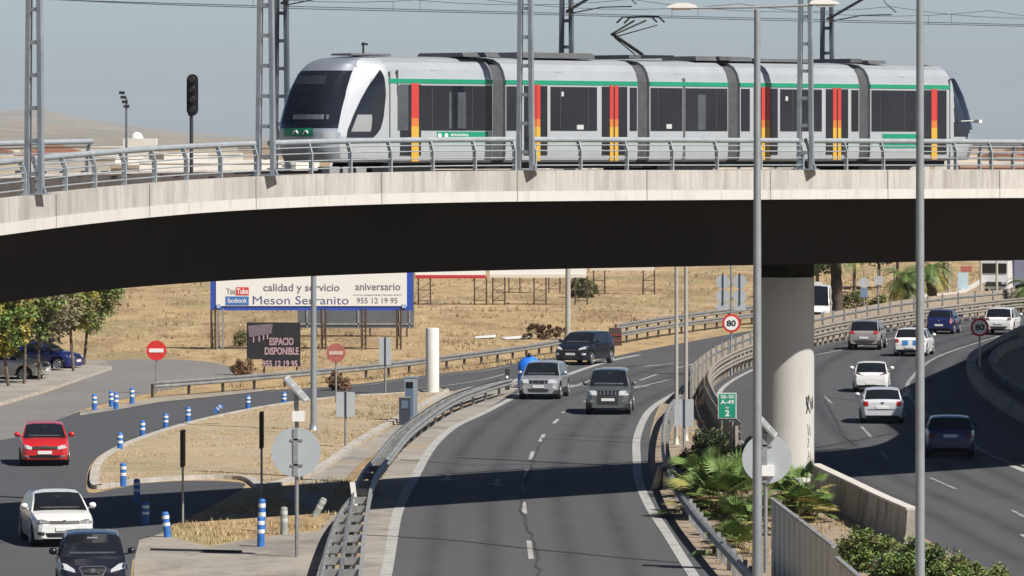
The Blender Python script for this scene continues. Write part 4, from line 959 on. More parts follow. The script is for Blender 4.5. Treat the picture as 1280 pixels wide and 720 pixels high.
pt_([(.50,.90),(.86,.92),(.86,1.03),(.58,1.04)], 'r', M('tail_light_smoked', (.10,.06,.06), .2), 'tail_light', mirror=True); plate(pt_, 'r', .72); pt_([(-.8,.34),(.8,.34),(.78,.54),(-.78,.54)], 'r', m_bumper, 'bumper')
ya = yawdir(.06,1); c = place(1188, 572, ya, 4.6, 'r')
_, pt_ = car('saloon_car', 'dark blue saloon seen from behind inside the shadow on the right carriageway', 'car', c, ya, 4.6, 1.80, 1.45, 1.05, .85, 1.0, .50, 1.0, .92, .74, .96, paint('ink_blue_paint', (.02,.035,.12)), .32, deck=.5, front=False)
rear_lights(pt_, .72, .90, .52, .82, M('tail_light_dim', (.12,.01,.012), .25)); pt_(rect(0,.80,.5,.115), 'r', m_plate, 'number_plate', .02)
# parked cars at the far left
ya = yawdir(1,-.28); c = G(4, 476)
_, pt_ = car('suv_car', 'silver SUV parked at the far left edge under the trees', 'car', c, ya, 4.4, 1.82, 1.68, 1.0, .8, .55, .16, 1.05, 1.02, .84, 1.04, paint('warm_silver_paint', (.47,.46,.44), .35), .36, suv=True, sill=.28)
pt_([(.5,.78),(.86,.82),(.86,.94),(.6,.96)], 'f', m_lamp, 'headlight', mirror=True); pt_([(-.4,.70),(.4,.70),(.42,.86),(-.42,.86)], 'f', m_grille, 'grille'); plate(pt_, 'f', .56)
ya = yawdir(1,-.32); c = G(50, 462.5)
_, pt_ = car('hatchback_car', 'deep blue hatchback parked behind the silver SUV under the trees', 'car', c, ya, 4.2, 1.74, 1.46, .95, .8, .45, .14, .98, .92, .74, .96, paint('royal_blue_paint', (.012,.02,.13)), .31)
pt_([(.46,.66),(.80,.70),(.80,.80),(.58,.80)], 'f', m_lamp, 'headlight', mirror=True); pt_([(-.4,.64),(.4,.64),(.42,.74),(-.42,.74)], 'f', m_grille, 'grille'); plate(pt_, 'f', .50)
ya = yawdir(1,-.30); c = G(20, 458)
_, pt_ = car('hatchback_car', 'dark car parked furthest back in the row under the trees', 'car', c, ya, 4.2, 1.76, 1.50, .9, .8, .45, .14, .98, .94, .74, .98, paint('dark_navy_paint', (.010,.011,.022)), .31)
# white van and lorry in the distance
ya = yawdir(-.12,-1); c = place(1017, 408, ya, 5.4, 'f')
_, pt_ = car('delivery_van', 'white high-roof van beside the pier beyond the guardrail', 'van', c, ya, 5.4, 2.0, 2.5, .75, .75, .14, .08, 2.30, 1.25, 1.0, 1.25, paint('white_paint', (.74,.74,.73)), .34, van=True, sill=.26)
pt_([(.55,.82),(.9,.86),(.9,1.0),(.62,1.0)], 'f', m_lamp, 'headlight', mirror=True); pt_([(-.5,.74),(.5,.74),(.5,.9),(-.5,.9)], 'f', m_grille, 'grille'); plate(pt_, 'f', .52)
mb = MB(); mb.box((.6,0,2.62), (1.0,.8,.24)); mb.build('roof_unit', paint('white_paint', (.74,.74,.73)), _)
c = G(1254, 366); ya = yawdir(-.3,-1)
t = thing('lorry', 'white lorry with blue box body at the top right corner under the deck', 'lorry', c, ya)
mb = MB(); mb.box((2.6,0,1.45), (1.8,2.2,2.1), 0, 0, (.9,.96)); mb.build('cab', paint('white_paint', (.74,.74,.73)), t)
mb = MB(); mb.box((3.47,0,1.95), (.06,1.95,.75)); mb.build('windscreen', m_glass, t)
mb = MB(); mb.box((-1.2,0,1.9), (5.4,2.35,2.6)); mb.build('cargo_box', M('lorry_box', (.12,.125,.19), .5, 0, .1, 1), t)
mb = MB(); mb.box((3.52,0,.75), (.1,1.9,.35)); mb.build('bumper', m_bumper, t)
for x in (2.6,-1.0,-2.8):
    for sg in (1,-1): mb = MB(); mb.lathe((x, sg*.95, .48), [(.44,-.13),(.48,-.08),(.48,.08),(.44,.13)], 20, 0, 'y'); mb.build('wheel', m_rubber, t)
for sg in (1,-1): mb = MB(); mb.box((3.55, sg*.75, .85), (.06,.3,.16)); mb.build('headlight', m_lamp, t)
# ------------------------------------------------------------------ guardrails, fences, walls
def norms(path):
    out = []
    for i in range(len(path)):
        d = path[min(i+1, len(path)-1)]-path[max(i-1, 0)]; d = Vector((d.x, d.y, 0)).normalized(); out.append(Vector((-d.y, d.x, 0)))
    return out
def psweep(path, prof, mb, mi=0, zf=None):
    nr = norms(path); n = len(prof); vs = []
    for i, (p, q) in enumerate(zip(path, nr)):
        for o, z in prof: vs.append((p.x+q.x*o, p.y+q.y*o, z if zf is None else zf(i, z)))
    fs = [(i*n+k, i*n+(k+1) % n, (i+1)*n+(k+1) % n, (i+1)*n+k) for i in range(len(path)-1) for k in range(n)]
    mb.add(vs, fs, mi); mb.add(vs[:n], [tuple(range(n))], mi); mb.add(vs[-n:], [tuple(range(n))], mi); return mb
def wprof(off, z, flip=1): return [(off+flip*a, z+b) for a, b in ((0,0),(.075,.05),(.075,.09),(.02,.135),(.02,.175),(.075,.22),(.075,.26),(0,.31),(-.012,.31),(.06,.255),(.06,.225),(.005,.18),(.005,.13),(.06,.085),(.06,.055),(-.012,0))]
def guardrail(label, path, beams, post_step, mat=None, post_mat=None, posts_at=(0,), hp=.72, group=None, spacer=None, pw=.11):
    path = resample(path, 1.0); mid = path[len(path)//2]
    t = thing('guardrail', label, 'guardrail', (mid.x, mid.y, 0), 0, group)
    for off, z, fl in beams: psweep(path, wprof(off, z, fl), MB()).build('beam', mat or m_galv, t, world=True) if False else (lambda mb: mb.build('beam', mat or m_galv, t, world=True))(psweep(path, wprof(off, z, fl), MB()))
    nr = norms(path); i = 0
    while i < len(path):
        p, q = path[i], nr[i]
        for po in posts_at:
            mb = MB(); mb.box((p.x+q.x*po, p.y+q.y*po, hp/2), (pw, pw*.9, hp), math.atan2(q.y, q.x)); mb.build('post', post_mat or m_galv_d, t, world=True)
        if spacer:
            a, b = spacer; mb = MB(); mb.bar((p.x+q.x*a, p.y+q.y*a, .60), (p.x+q.x*b, p.y+q.y*b, .60), .14, .20); mb.build('spacer', mat or m_galv, t, world=True)
        i += post_step
    return t
def GP(pix, n=8): return smooth_path([G(x, y) for x, y in pix], n)
# double rail along the gore, opening out towards the camera
gl = [(444,800),(449,750),(454,695),(458,667),(463,638),(472,616),(488,594),(517,558),(566,521),(612,502),(643,493)]
guardrail('long double-sided guardrail on the left edge of the main road curving to the gore', GP(gl), [(.0,.44,-1),(.45,.44,1)], 4, posts_at=(.22,), spacer=(.02,.43), hp=.70)
gp2 = GP([(394,800),(400,760),(412,708),(425,672),(440,650)])
guardrail('short flared guardrail running alongside the double one at the bottom left of centre', gp2, [(0,.44,1)], 4, posts_at=(-.12,), spacer=(-.02,-.62), hp=.70)
t = thing('marker_post', 'white leaning marker post where the flared guardrail meets the double one', 'marker post', G(446,645)); mb = MB(); mb.bar((0,0,0),(-.14,0,1.05),.16,.06,up=(0,1,0)); mb.build('post', m_white, t); mb = MB(); mb.box((0,0,.03),(.3,.2,.06)); mb.build('foot', m_galv_d, t)
guardrail('long low guardrail on dark posts between the ramp and the dry field', GP([(193,497),(260,492),(320,487),(400,480),(480,472),(560,462),(640,451),(700,441),(765,430)]), [(0,.42,-1)], 3, posts_at=(.10,), post_mat=M('post_dark',(.10,.085,.07),.8,.2,.2,3), hp=.62)
guardrail('double-height guardrail along the far outer side of the main road bend', GP([(772,431),(830,421),(900,411),(960,403)]), [(0,.42,-1),(0,.88,-1)], 3, posts_at=(.10,), post_mat=M('post_dark',(.10,.085,.07),.8,.2,.2,3), hp=1.2)
t = thing('crash_cushion', 'dark end block between the two far guardrail stretches behind the navy SUV', 'end block', G(769,432)); mb = MB(); mb.box((0,0,.5),(.75,.6,1.0),0,0,(.92,.92)); mb.build('block', M('block_dark',(.06,.04,.035),.8,0,.3,4), t)
for z in (.28,.62): mb = MB(); mb.box((0,-.305,z),(.72,.03,.12)); mb.build('stripe', M('stripe_red',(.16,.04,.035),.6), t)
guardrail('curved guardrail on the right edge of the main road by the dwarf palms', GP([(852,512),(838,527),(831,548),(829,575),(833,604),(846,636),(866,666),(890,696),(918,728),(958,775)]), [(0,.44,-1)], 2, posts_at=(.14,), hp=.74, mat=m_galv_d)
t = thing('guardrail_end', 'flat flared steel end plate at the road edge beside the dwarf palms', 'end plate', G(822,612)); mb = MB(); mb.add([(-.25,-.5,.0),(.15,.4,.0),(.35,.5,.95),(.0,-.45,.8),(-.2,-.5,0),(.2,.42,0),(.4,.52,.95),(.05,-.43,.8)],[(0,1,2,3),(7,6,5,4),(0,1,5,4),(1,2,6,5),(2,3,7,6),(3,0,4,7)]); mb.build('plate', m_galv_d, t); mb = MB(); mb.box((.35,.2,.3),(.35,.5,.6)); mb.build('concrete_foot', m_kerb, t)
rp = GP([(925,566),(905,545),(890,520),(885,500),(895,483),(918,468),(950,455),(985,444),(1020,434),(1060,425),(1140,411),(1220,400),(1300,391)])
guardrail('guardrail on pale posts along the inner edge of the right carriageway', rp, [(0,.44,-1),(0,.84,-1)], 2, mat=M('weathered_beam',(.30,.27,.23),.6,.3,.25,2), posts_at=(.12,), post_mat=M('post_pale',(.36,.32,.27),.8,.1,.15,3), hp=1.0)
sc = M('screen_tan', (.40,.33,.255), .8, .05, .16, 1.2)
spath = resample(GP([(862,506),(872,494),(892,477),(918,463),(950,450),(985,439),(1020,429),(1060,420),(1140,405),(1220,395),(1320,386)]), 1.0)
t = thing('median_screen', 'tan slatted screen fence curving between the two carriageways', 'screen fence', (spath[10].x, spath[10].y, 0))
mb = MB(); nn = norms(spath)
for i in range(len(spath)-1):
    a, b = spath[i], spath[i+1]
    for k in range(5):
        u, v = a+(b-a)*(k/5), a+(b-a)*((k+.86)/5); q = nn[i]*.018
        mb.add([u-q, v-q, v-q+Vector((0,0,1.6)), u-q+Vector((0,0,1.6)), u+q, v+q, v+q+Vector((0,0,1.6)), u+q+Vector((0,0,1.6))], [(0,1,2,3),(7,6,5,4),(0,4,5,1),(3,2,6,7),(0,3,7,4),(1,5,6,2)])
mb.build('slats', sc, t, world=True)
mb = MB(); psweep(spath, [(-.06,.25),(-.02,.25),(-.02,.35),(-.06,.35)], mb); mb.build('rail', m_galv_d, t, world=True); mb = MB(); psweep(spath, [(-.06,1.3),(-.02,1.3),(-.02,1.4),(-.06,1.4)], mb); mb.build('rail', m_galv_d, t, world=True)
for i in range(0, len(spath), 4): mb = MB(); mb.box((spath[i].x-nn[i].x*.08, spath[i].y-nn[i].y*.08, .85), (.09,.09,1.7), math.atan2(nn[i].y, nn[i].x)); mb.build('post', m_galv_d, t, world=True)
# low retaining face below the right carriageway rail, coloured dark for shade
mw = M('shade_dark_concrete', (.16,.14,.115), .9, 0, .4, 1.0, .3)
rpw = resample(GP([(1022,622),(975,598),(938,575),(912,552),(894,526),(887,506),(890,492)]), 1.0)
t = thing('retaining_wall', 'low wall coloured dark for a shaded hollow under the pale guardrail posts behind the dwarf palms', 'wall', (rpw[5].x, rpw[5].y, 0)); psweep(rpw, [(-.12,0),(.12,0),(.12,.34),(-.12,.34)], MB()).build('wall', mw, t, world=True) if False else (lambda m_: m_.build('face', mw, t, world=True))(psweep(rpw, [(-.12,0),(.12,0),(.12,.34),(-.12,.34)], MB()))
# pale concrete barrier
cb = resample(GP([(1019,620),(1060,641),(1100,662),(1140,681)]), .5)
m_barrier = layered('barrier_concrete', [(.6,.4,.7,(.46,.42,.37),.6,U),(1.3,.45,.65,(.13,.10,.08),.8,(1,1,.5)),(8,.5,.75,(.3,.27,.23),.4,U)], (.42,.385,.34), .88, .2, 20)
t = thing('concrete_barrier', 'pale concrete barrier wall to the right of the pier above the bushes', 'barrier', (cb[8].x, cb[8].y, 0))
(lambda m_: m_.build('wall', m_barrier, t, world=True))(psweep(cb, [(-.25,0),(.25,0),(.17,.35),(.13,.99),(-.13,.99),(-.17,.35)], MB()))
(lambda m_: m_.build('coping', M('coping_concrete',(.56,.53,.48),.85,0,.1,2), t, world=True))(psweep(cb, [(-.16,.992),(.16,.992),(.16,1.06),(-.16,1.06)], MB()))
# grey corrugated fence at the bottom
fp = resample(smooth_path([G(964,738), G(1044,815)], 4), .1); fq = resample(smooth_path([G(1046,818), G(1180,960)], 4), .1)
m_cor = M('corrugated_steel', (.46,.475,.475), .5, .45, .1, 1.2)
for k, (pp, hh, lb) in enumerate(((fp, 2.34, 'grey corrugated steel fence panel behind the double-arm lamp pole'), (fq, 2.15, 'lower grey corrugated fence panel stepping down beside the bushes'))):
    t = thing('steel_fence', lb, 'fence', (pp[0].x, pp[0].y, 0)); nr = norms(pp); mb = MB(); vs = []
    for i, p in enumerate(pp):
        o = .06*(1 if i % 14 < 7 else -1)
        for z in (0, hh): vs += [(p.x+nr[i].x*o, p.y+nr[i].y*o, z), (p.x+nr[i].x*(o+.015), p.y+nr[i].y*(o+.015), z)]
    n = len(pp); fs = []
    for i in range(n-1): a = i*4; b = a+4; fs += [(a,b,b+2,a+2),(a+1,a+3,b+3,b+1),(a+2,b+2,b+3,a+3)]
    mb.add(vs, fs); mb.build('panel', m_cor, t, world=True)
    psw = psweep([pp[j] for j in range(0, n, 5)], [(-.05,hh+.003),(.06,hh+.003),(.06,hh+.05),(-.05,hh+.05)], MB()); psw.build('top_trim', m_galv_d, t, world=True)

# ------------------------------------------------------------------ posts, signs, lamps
def pole_thing(name, label, cat, px, py, h, r0, r1, group=None, mat=None, loc=None):
    p = loc if loc is not None else G(px, py); t = thing(name, label, cat, p, 0, group)
    mb = MB(); mb.tube([(0,0,0),(0,0,h*.5),(0,0,h)], [r0,(r0+r1)/2,r1], 14); mb.build('pole', mat or m_pole, t)
    mb = MB(); mb.lathe((0,0,0), [(r0*1.7,0),(r0*1.7,.04),(r0*1.25,.05),(r0*1.2,.35)], 14); mb.build('base', mat or m_pole, t); return t, p
def lamp_head(t, c, dx, nm='lamp_head'):
    mb = MB(); pr = [(-.36,.0),(-.30,.06),(-.1,.12),(.15,.12),(.33,.075),(.38,.0)]
    mb.prism([(c[0]+dx*x, c[2]+z) for x, z in pr], c[1]-.13, c[1]+.13); h = mb.build(nm, m_white, t)
    mb = MB(); mb.prism([(c[0]+dx*x, c[2]+z) for x, z in [(-.30,-.002),(-.2,-.06),(.15,-.07),(.30,-.002)]], c[1]-.10, c[1]+.10); mb.build('diffuser', M('diffuser',(.55,.57,.58),.3), h)
s_ = 52.0; d_ = F/s_
t, p = pole_thing('street_lamp', 'tall double-arm street lamp pole crossing the picture right of centre', 'street lamp', 0, 0, H+(HY-12)/s_, .125, .075, loc=PD(946.5, d_))
zt = H+(HY-10)/s_
mb = MB(); mb.tube([(-1.55,0,zt-.0),(0,0,zt+.02)], .03, 8); mb.build('arm', m_pole, t); mb = MB(); mb.tube([(0,0,zt+.02),(1.35,0,zt+.07)], .03, 8); mb.build('arm', m_pole, t)
lamp_head(t, (-1.82,0,zt+.0), 1); lamp_head(t, (1.62,0,zt+.09), -1)
t, p = pole_thing('street_lamp', 'thick grey lamp pole rising past the tram tail and out of the top', 'street lamp', 0, 0, 16.2, .118, .085, loc=PD(1150, F/52.5))
mb = MB(); mb.tube([(0,0,16.15),(-1.5,0,16.3)], .03, 8); mb.build('arm', m_pole, t); lamp_head(t, (-1.8,0,16.3), 1)
t, p = pole_thing('street_lamp', 'grey lamp pole in front of the blue billboard behind the round sign', 'street lamp', 392, 541, 8.6, .13, .10)
mb = MB(); mb.tube([(0,0,8.5),(1.2,0,8.62)], .03, 8); mb.build('arm', m_pole, t); lamp_head(t, (1.5,0,8.62), -1)
t, p = pole_thing('street_lamp', 'grey pole at the edge of the dry field behind the navy SUV', 'street lamp', 710, 425, 7.5, .17, .13, mat=M('zinc_pole',(.42,.41,.38),.6,.2,.1,2))
mb = MB(); mb.tube([(0,0,7.45),(1.2,0,7.55)], .03, 8); mb.build('arm', m_pole, t); lamp_head(t, (1.5,0,7.55), -1)
m_tanpole = M('tan_pole', (.44,.42,.37), .6, .2, .1, 2)
for px, py, lb in ((845.5,556,'left of the twin pale poles beside the tan screen'), (857.5,551,'right of the twin pale poles beside the tan screen')):
    pole_thing('sign_pole', lb, 'pole', px, py, 7.4, .075, .07, 'twin pale poles by the median', m_tanpole)
def cyl_y(c, r, t, mat, nm, parent, n=32):
    mb = MB(); disc_y(mb, c, r, t, n); return mb.build(nm, mat, parent)
def boxp(c, size, mat, nm, parent, rz=0):
    mb = MB(); mb.box(c, size, rz); return mb.build(nm, mat, parent)
def postp(h, r, parent, mat=None, nm='post', z0=0): mb = MB(); mb.tube([(0,0,z0),(0,0,h)], r, 8); return mb.build(nm, mat or m_galv, parent)
# round signs seen from behind with solar panels
def solar_sign(px, base, cy, rad, label, ptop, panel, boxy, side):
    p = G(px, base); s = (base-HY)/H; Z = lambda y: (base-y)/s
    t = thing('round_sign', label, 'road sign', p); postp(Z(ptop), .055, t, m_galv)
    cyl_y((-.02 if side > 0 else .03,-.06-.03,Z(cy)), rad/s, .03, m_signback, 'sign_disc', t, 40)
    boxp((-.03,-.115,Z(cy)), (.13,.05,rad/s*1.9), m_galv_d, 'clamp_bar', t)
    for dz in (-.35,.35): boxp((0,-.12,Z(cy)+dz), (.34,.04,.05), m_galv_d, 'bracket', t)
    boxp((.05,-.10,Z(boxy)), (.34,.22,.28), m_white, 'control_box', t)
    mb = MB(); c = Vector((-.02,0,Z(panel))); a = Vector((.29,0,-.32)); b = Vector((.09,.5,.07)) 
    nrm = a.cross(b).normalized()*.03
    q = [c-a-b*.5, c+a-b*.5, c+a+b*.5, c-a+b*.5]; mb.add([v-nrm for v in q]+[v+nrm for v in q], [(0,1,2,3),(7,6,5,4),(0,1,5,4),(1,2,6,5),(2,3,7,6),(3,0,4,7)])
    pn = mb.build('solar_panel', M('panel_frame',(.46,.47,.46),.5,.2), t)
    for i in range(3):
        for j in range(4):
            u0, v0 = -.86+i*.60, -.42+j*.22; mb = MB(); qq = [c+a*(u0)+b*v0, c+a*(u0+.52)+b*v0, c+a*(u0+.52)+b*(v0+.18), c+a*u0+b*(v0+.18)]
            for sg in (1,): mb.add([v-nrm*1.15 for v in qq]+[v+nrm*1.15 for v in qq], [(0,1,2,3),(7,6,5,4)])
            mb.build('solar_cell', M('panel_back',(.30,.31,.32),.5), pn)
    boxp((-.02,0,Z(ptop)-.05), (.12,.12,.5), m_galv_d, 'panel_mount', t); return t
solar_sign(371, 697, 565, 31, 'grey back of a big round sign with solar panel left of centre', 498, 486, 520, 1)
solar_sign(957, 716, 573, 31, 'grey back of a big round sign with solar panel in front of the pier', 540, 530, 588, -1)
# signs
def nosign(px, base, cy, rad, label, red, white):
    p = G(px, base); s = (base-HY)/H; t = thing('no_entry_sign', label, 'road sign', p); z = (base-cy)/s; r = rad/s
    postp(z+r*.6, .04, t); cyl_y((0,-.06,z), r, .03, red, 'disc', t); boxp((0,-.08,z), (r*1.45,.02,r*.38), white, 'bar', t)
nosign(195.5, 492, 438, 12.5, 'bright red no entry sign at the start of the long low guardrail', m_red, m_white)
nosign(420, 506, 441, 12, 'faded pink no entry sign below the blue billboard', m_red_faded, m_pink_faded)
def backpair(px, base, y0, y1, w, label, gap=.07):
    p = G(px, base); s = (base-HY)/H; t = thing('panel_sign', label, 'road sign', p); z0, z1 = (base-y1)/s, (base-y0)/s
    postp(z1+.03, .05, t, m_galv_d); ww = w/s
    for sg in (-1,1): boxp((sg*(ww/4+.02),-.07,(z0+z1)/2), (ww/2-.04,.03,z1-z0), m_signback, 'panel', t)
    boxp((0,-.075,(z0+z1)/2), (.08,.05,(z1-z0)*1.02), M('channel_dark',(.05,.06,.09),.5,.3), 'channel', t)
backpair(432, 562, 490, 521, 23, 'pale back of a square sign on a post on the dry island')
backpair(481.5, 492, 422, 456, 15, 'tall narrow pale sign back beyond the ramp near the white column')
backpair(855, 560, 499, 533, 24, 'pale sign back fixed low beside the twin pale poles')
# edge-on signs
for px, base, top, yb, lb in ((228.5,656,538,583,'thin edge-on sign on a post left of the blue bollards on the island'), (327,630,515,560,'thin edge-on sign standing over the pair of blue bollards')):
    p = G(px, base); s = (base-HY)/H; t = thing('edge_on_sign', lb, 'road sign', p); postp((base-top)/s*.96, .035, t, M('thin_post',(.34,.33,.30),.6,.3))
    boxp((0,0,((base-top)+(base-yb))/2/s), (.11,.9,(yb-top)/s), M('sign_edge',(.035,.03,.025),.7), 'panel', t)
# speed limit signs
def speed(px, base, cy, rad, label, extra=False, h_=None):
    p = G(px, base); s = (base-HY)/H; t = thing('speed_sign', label, 'road sign', p); z = (base-cy)/s; r = rad/s
    postp(h_ or z+r*.8, .05, t, m_pole); cyl_y((0,-.07,z), r, .03, m_red, 'rim', t); cyl_y((0,-.085,z), r*.76, .03, m_white, 'face', t)
    text('80', -r*.50, r*.50, z-r*.34, z+r*.34, -.105, m_black, t, 'number', .03); return t, s, z
t, s, z = speed(914, 470, 404, 11.5, 'red-rimmed speed sign reading 80 in sunlight below round sign backs', h_=7.2)
for dx in (-10.5,10.5):
    for y in (352,370): 
        zz = (470-y)/s; c = cyl_y((dx/s,-.07,zz), 8.5/s, .03, m_signback, 'round_sign_back', t)
    boxp((dx/s,-.09,(470-361)/s), (.07,.05,40/s), M('channel_dark',(.05,.06,.09),.5,.3), 'channel', t); boxp((dx/s,-.06,(470-383)/s), (15/s,.03,9/s), m_signback, 'plate_back', t)
boxp((0,-.05,(470-356)/s), (22/s,.05,.06), m_galv_d, 'cross_bar', t); boxp((0,-.05,(470-372)/s), (22/s,.05,.06), m_galv_d, 'cross_bar', t)
speed(1224.5, 470, 409, 11.5, 'speed sign reading 80 in the shadow at the right edge')
# green kilometre sign
p = G(909, 563); s = (563-HY)/H; t = thing('kilometre_sign', 'small green kilometre sign in front of the pale guardrail posts left of the pier', 'road sign', p)
m_kg = M('sign_green', (.01,.27,.17), .5, 0, .06, 3); z0, z1 = (563-522)/s, (563-492)/s; w2 = 10.5/s
for dx in (-.2,.2): mb = MB(); mb.tube([(dx,0,0),(dx,0,z1-.1)], .03, 8); mb.build('post', m_galv, t)
boxp((0,-.05,(z0+z1)/2), (w2*2+.06,.03,z1-z0+.06), m_white, 'border', t); boxp((0,-.062,(z0+z1)/2), (w2*2,.03,z1-z0), m_kg, 'panel', t)
hh = z1-z0
text('SE-30', -w2*.8, w2*.8, z0+hh*.80, z0+hh*.95, -.082, m_white, t, 'lettering', .02); text('A-49', -w2*.8, w2*.8, z0+hh*.56, z0+hh*.74, -.082, m_white, t, 'lettering', .02)
text('km', -w2*.2, w2*.2, z0+hh*.38, z0+hh*.47, -.082, m_white, t, 'lettering', .02); text('2', -w2*.25, w2*.25, z0+hh*.06, z0+hh*.32, -.082, m_white, t, 'lettering', .03)
# speed camera cabinets, white column, gore marker
p = G(512, 529); s = (529-HY)/H; t = thing('roadside_cabinet', 'tall grey equipment cabinet with dark glass standing by the guardrail', 'cabinet', p)
m_cab = M('cabinet_grey', (.28,.33,.38), .5, .2, .06, 2)
boxp((.06,0,(529-472)/s/2), (16/s,.45,(529-472)/s), m_cab, 'body', t); boxp((.06,0,(529-472)/s+.03), (18/s,.5,.05), m_cab, 'roof', t)
boxp((.0,-.23,(529-481)/s), (9/s,.02,8/s), m_glass, 'window', t); boxp((.0,-.23,(529-503)/s), (9/s,.02,34/s), M('cabinet_front',(.10,.15,.22),.4), 'front_panel', t)
p = G(506, 531); t = thing('roadside_cabinet', 'short dark box in front of the tall grey cabinet by the guardrail', 'cabinet', p)
boxp((0,-.3,(531-497)/s/2), (14/s,.35,(531-497)/s), M('cabinet_dark',(.05,.06,.08),.5,.2), 'body', t); boxp((0,-.485,(531-505)/s), (8/s,.02,10/s), M('cabinet_front',(.10,.15,.22),.4), 'front_panel', t); boxp((0,-.3,(531-497)/s+.02), (15/s,.38,.04), m_galv_d, 'roof', t)
p = G(540.5, 493); s = (493-HY)/H; t = thing('concrete_column', 'plain white round column standing on the grass beyond the cabinet', 'column', p)
mb = MB(); mb.lathe((0,0,0), [(8.4/s,0),(8.4/s,(493-411)/s),(8.0/s,(493-410)/s)], 36); mb.build('shaft', M('column_white',(.66,.66,.62),.75,0,.05,1.5), t); mb = MB(); mb.lathe((0,0,-.01), [(9.4/s,0),(9.2/s,.12),(8.45/s,.125)], 36); mb.build('footing', m_kerb, t)
p = G(662, 485); s = (485-HY)/H; t = thing('gore_marker', 'bright blue rounded hazard marker at the tip of the gore behind the silver off-road car', 'hazard marker', p)
mb = MB(); vs = []; n_ = 18; R_ = .56
for i in range(n_+1):
    a = math.pi+math.pi*i/n_
    for j in range(9):
        z_ = .1+(1.5-.1)*j/8; f_ = 1 if z_ < .95 else math.sqrt(max(.02, 1-((z_-.95)/.56)**2)); vs.append((R_*f_*math.cos(a), R_*f_*.8*math.sin(a)+.12*z_, z_))
mb.add(vs, [(i*9+j, i*9+j+1, (i+1)*9+j+1, (i+1)*9+j) for i in range(n_) for j in range(8)], 0, True)
mb.add([vs[j] for j in range(9)]+[vs[n_*9+j] for j in reversed(range(9))], [tuple(range(18))])
mb.build('shell', M('marker_blue',(.02,.17,.66),.45,0,.06,2), t)
mb = MB(); mb.lathe((.0,.05,1.505), [(.10,0),(.09,.10),(.04,.14)], 12); mb.build('lamp', m_black, t); mb = MB(); mb.lathe((0,.05,.0), [(.3,0),(.3,.1)], 16); mb.build('foot', m_galv_d, t)
p = G(634, 488); t = thing('delineator', 'small dark marker with white reflector just left of the blue hazard marker', 'marker', p); boxp((0,0,.5), (.22,.08,1.0), m_bumper, 'body', t); cyl_y((0,-.05,.62), .07, .02, m_white, 'reflector', t, 14)
# bollards
m_bwhite = M('bollard_white', (.70,.72,.73), .5, 0, .12, 6); m_bwhite2 = M('bollard_dirty', (.50,.50,.47), .7, 0, .2, 6)
def bollard(px, base, top, label, tilt=0, blue=True, group='blue and white flexible bollards'):
    p = G(px, base); s = (base-HY)/H; h = (base-top)/s; t = thing('bollard', label, 'bollard', p, 0, group); t.rotation_euler = (0, tilt, 0); r = .105
    a = m_blue_b if blue else m_bluegrey; w = m_bwhite if blue else m_bwhite2
    mb = MB(); mb.lathe((0,0,0), [(r*1.05,0),(r,.03),(r,h-.05),(r*.85,h),(r*.3,h+.015)], 16); mb.build('body', a, t)
    for f in (.46,.74): mb = MB(); mb.lathe((0,0,h*f), [(r*1.03,0),(r*1.04,.01),(r*1.04,h*.12),(r*1.03,h*.13)], 16); mb.build('reflective_band', w, t)
    return t
BL = [(118,513,493,'leftmost of the far row beside the ramp'),(139,509,489,'left one of the two close together in the far row'),(145,512,491,'right one of the two close together in the far row'),(165,505,485,'rightmost of the far row left of the no entry sign'),
 (310,511,494,'on the island kerb below the black board'),(355,507,490,'on the island kerb beside the lamp pole'),(235,528,509,'on the island kerb right of the leaning fallen one'),(207,537,517,'fourth back along the curved island kerb'),
 (178,547,526,'third back along the curved island kerb'),(150,565,541,'on the outermost bend of the island kerb'),(154,608,579,'standing alone on the pale tip of the island'),(171,628,599,'half in the edge of the viaduct shadow'),(182,656,628,'deep in the viaduct shadow nearest the crossing lane')]
for px, b, tp_, lb in BL: bollard(px, b, tp_, 'blue and white bollard '+lb)
bollard(209.5, 672, 640, 'leaning blue and white bollard just in front of the viaduct shadow', -.10)
bollard(326, 684, 646, 'blue and white bollard in front of the edge-on sign, nearest of its pair'); bollard(327.5, 664, 624, 'blue and white bollard behind its twin under the edge-on sign')
bollard(355, 668, 634, 'weathered grey upright bollard right of the blue pair', 0, False, 'weathered grey bollards'); bollard(393, 646, 620, 'weathered grey bollard tilted far over beside the round sign post', .5, False, 'weathered grey bollards')
bollard(268, 516, 503, 'flattened blue bollard lying almost down on the island kerb', .8)
# thin debris bar on the apron
t = thing('kerb_bar', 'thin dark bar lying on the pale concrete at the lower left', 'bar', G(245, 690)); mb = MB(); mb.bar((-1.3,.4,.04),(1.3,-.4,.04),.10,.07); mb.build('bar', m_bumper, t)

# ------------------------------------------------------------------ billboards
m_bblue = M('billboard_blue', (.03,.075,.40), .5, 0, .06, 1); m_bwhiteb = M('billboard_white', (.74,.74,.71), .6, 0, .02, .5); m_ink = M('billboard_ink', (.085,.095,.21), .6); m_inkg = M('billboard_grey_ink', (.16,.17,.20), .6)
def lattice_legs(t, xs, h, w=.55, mat=None, y=.35):
    for x in xs:
        mb = MB(); mt = mat or m_rust
        mb.bar((x,0,0),(x,0,h),.10,.12,up=(0,1,0)); mb.bar((x+w*.0,1.6,0),(x,.1,h),.08,.08,up=(1,0,0)); mb.bar((x+w,0,0),(x+w,0,h),.10,.10,up=(0,1,0))
        k = .3
        while k < h-.5: mb.bar((x,0,k),(x+w,0,k+.0),.05,.06,up=(0,1,0)); mb.bar((x,0,k),(x+w,0,k+.55),.035,.035,up=(0,1,0)); k += .75
        mb.build('lattice_leg', mt, t)
d = 302.0; p = PD(389.5, d); t = thing('billboard', 'white billboard with blue border advertising a restaurant, standing in the dry field', 'billboard', p)
